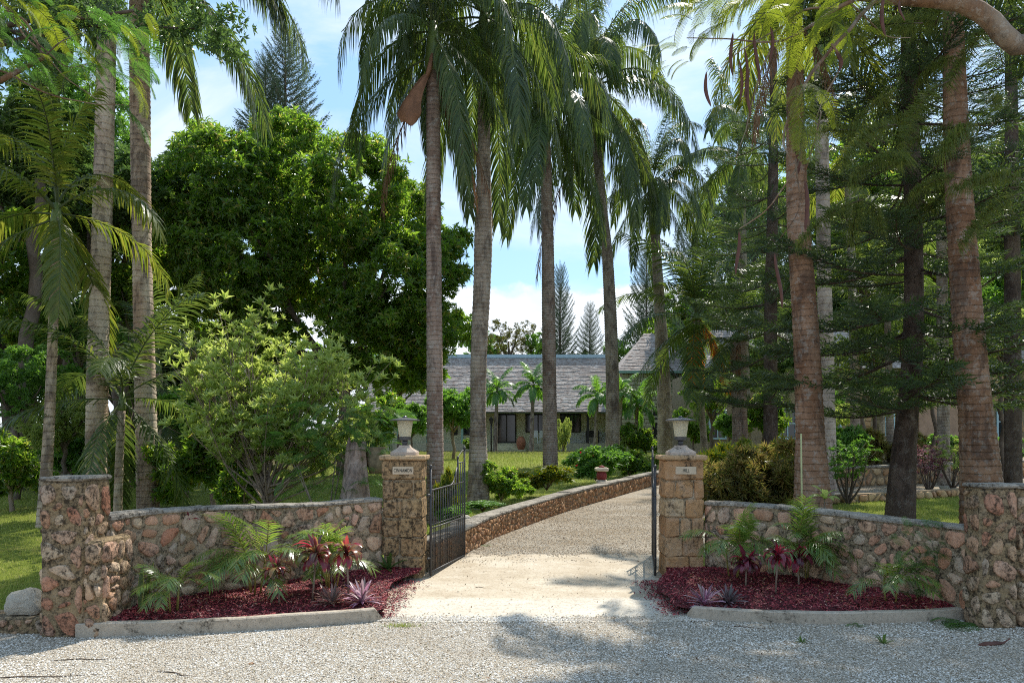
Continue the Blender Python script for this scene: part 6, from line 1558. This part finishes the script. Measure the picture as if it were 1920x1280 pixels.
# creeping plant over the right wall top
e = thing('wall_creeper', 'ferny green creeper trailing over the right wall beside the end pillar', 'creeper', (4.02, 7.3, .78)); r = random.Random(44)
for k in range(42): obj('compound_leaf', CF[k % 2], e, (r.uniform(-.32,.16), -.1-r.random()*.1+(-.0), r.uniform(-.35,.17)), (r.gauss(0,.4), r.uniform(-.2,.7), r.uniform(-3.1,0)), r.uniform(.16,.3))
e = thing('wall_creeper', 'small creeper climbing the lower part of the right wall', 'creeper', (3.95, 7.28, .30))
for k in range(24): obj('compound_leaf', CF[k % 2], e, (r.uniform(-.25,.25), -.12, r.uniform(-.1,.35)), (r.gauss(0,.4), r.uniform(-.2,.7), r.uniform(-3.1,0)), r.uniform(.16,.28))
m = MB(); m.tube([(0,0,-.05),(.01,0,.85),(0,0,1.75)], [.013,.012,.010], 7); thing('bamboo_cane', 'pale upright cane standing beside the reddish palm trunk behind the right wall', 'cane', (gx(1502,9.3), 9.3, 0), me=m.me('bamboo_cane', M['pvc'], True))
# weeds and seedlings in the gravel
def weed(label, px, py, s, mat='broad_dark', kind='spiky', seed=0, z=.01):
    p = gnd(px, py, z)
    if kind == 'spiky': rosette_plant('seedling', label, 'seedling', p, [(.10*s,.026*s,72,10,3),(.11*s,.028*s,40,20,5)], mat, None, seed)
    else:
        e = thing('weed', label, 'weed', p); r = random.Random(seed)
        for k in range(int(9*s)): obj('compound_leaf', CF[k % 2], e, (r.uniform(-.03,.03)*s, r.uniform(-.03,.03)*s, .015), (0, -.45+.6*r.random(), k*2.4), .26*s)
weed('small dark seedling in the gravel left of the other', 1504, 1203, .75, seed=1); weed('dark spiky seedling with a fallen leaf in the right gravel', 1656, 1205, .95, seed=2)
weed('green ferny weed against the right kerb', 1795, 1172, 1.6, kind='f', seed=3); weed('tiny ferny weed at the middle of the right kerb', 1604, 1172, .6, kind='f', seed=4)
weed('tiny weed against the left kerb near its right end', 643, 1166, .45, 'light', seed=5, z=.01); weed('yellowish sprout in the mulch near the apron', 726, 1122, .4, 'light', seed=6)
weed('thin sprout in the left mulch in front of the tallest ti plant', 541, 1148, .7, 'light', seed=7, z=.1); weed('small green sprout left of the agave', 770, 1078, .5, 'mid', seed=8)
weed('grassy leaves at the base of the right end pillar', 1905, 1150, 2.2, 'light', seed=9); weed('broad green weed at the right end of the right bed', 1845, 1140, 1.4, 'mid', seed=10)
weed('sprout in the right mulch bed near the kerb', 1722, 1140, .8, 'mid', seed=12, z=.1)
weed('low green weed at the foot of the left drive wall', 912, 1025, .7, kind='f', seed=11, z=.06)
e = thing('grass_patch', 'small patch of green grass at the edge of the apron by the left kerb', 'grass patch', gnd(752, 1173, .008))
g = np.random.default_rng(5); n = 170; Pp = np.stack([g.normal(0,.09,n), g.normal(0,.03,n), np.zeros(n)], 1); Zd = np.stack([g.normal(0,.5,n), g.normal(0,.4,n), np.ones(n)], 1)
A_, L_, C_, _ = merge(np.array([(-.1,0,0),(.1,0,0),(.0,.3,1)]), [0,1,2], [3], frames(Pp, Zd, g.uniform(.02,.05,n), g)); obj('blades', mesh_np('blades', A_, loops=L_, counts=C_, mats=[M['blade']]), e)
# litter: twigs, dry leaves and a pod lying on the gravel
for i, (px, py, L, a, lb) in enumerate([(60,1268,.9,.12,'long dry twig lying across the lower left gravel'),(160,1235,.5,.1,'dry twig above the long one at lower left'),(330,1262,.35,-.4,'crooked dry twig in the lower left gravel'),(640,1160,.3,-.2,'short dry twig by the left kerb end'),(1400,1175,.5,-.25,'thin twig in front of the left end of the right kerb'),(900,1100,.12,.2,'tiny twig on the concrete apron')]):
    p = gnd(px, py, .012); m = MB(); m.tube([(-L/2,0,.006),(-L*.1,.02,.012),(L*.2,-.01,.01),(L/2,.03,.006)], [.005,.004,.0035,.002], 5); thing('twig', lb, 'twig', p, a, me=m.me('twig', M['twig'], True))
r = random.Random(61)
dl = []
for i in range(4):
    v, f = strap(1, .5, 12, 30, 5, .5); dl.append(mesh_np('dry_leaf', v, f, mats=[M['dryleaf']], smooth=True))
spots = [(278,1243,'orange dry leaf on the lower left gravel'),(910,1268,'curled dry leaf at the bottom centre'),(1005,1100,'small dark leaf on the apron centre'),(700,1128,'fallen leaf on the left mulch near the pink rhoeo'),(1412,1212,'brown leaf in the shade on the right gravel'),(1536,1100,'tan dry leaf on the right mulch'),(1285,1100,'dry leaf at the left edge of the right mulch'),(790,1150,'tiny leaf on the apron by the grass patch'),(308,1190,'brown leaf against the left kerb'),(1200,1235,'brown leaf on the gravel right of centre'),(480,1240,'leaf fragment on the gravel left of centre'),(1340,1094,'curled leaf on the mulch before the HILL pillar'),(1560,1120,'pale leaf on the right mulch bed'),(1100,1232,'leaf fragment on the gravel near the centre')]
for i, (px, py, lb) in enumerate(spots):
    z = .13 if ('mulch' in lb) else .018
    thing('dry_leaf', lb, 'leaf', gnd(px, py, z), r.uniform(0,6.3), me=dl[i % 4], scale=r.uniform(.035,.07))
v, f = strap(.24, .07, 14, 40, 8, .6); thing('dry_leaf', 'large pale curled dead leaf on the right mulch below the dark ti plant', 'leaf', gnd(1488, 1108, .14), 2.4, me=mesh_np('dry_leaf', v, f, mats=[M['dryleaf']], smooth=True))
m = MB(); m.tube([(-.12,0,.015),(-.06,.0,.02),(.06,.01,.022),(.12,.02,.02),(.17,.01,.06)], [.006,.02,.018,.008,.003], 8, True, .5); thing('fallen_pod', 'dark brown fallen pod on the gravel at lower right', 'pod', gnd(1860, 1208, .012), .1, me=m.me('fallen_pod', M['pod'], True))
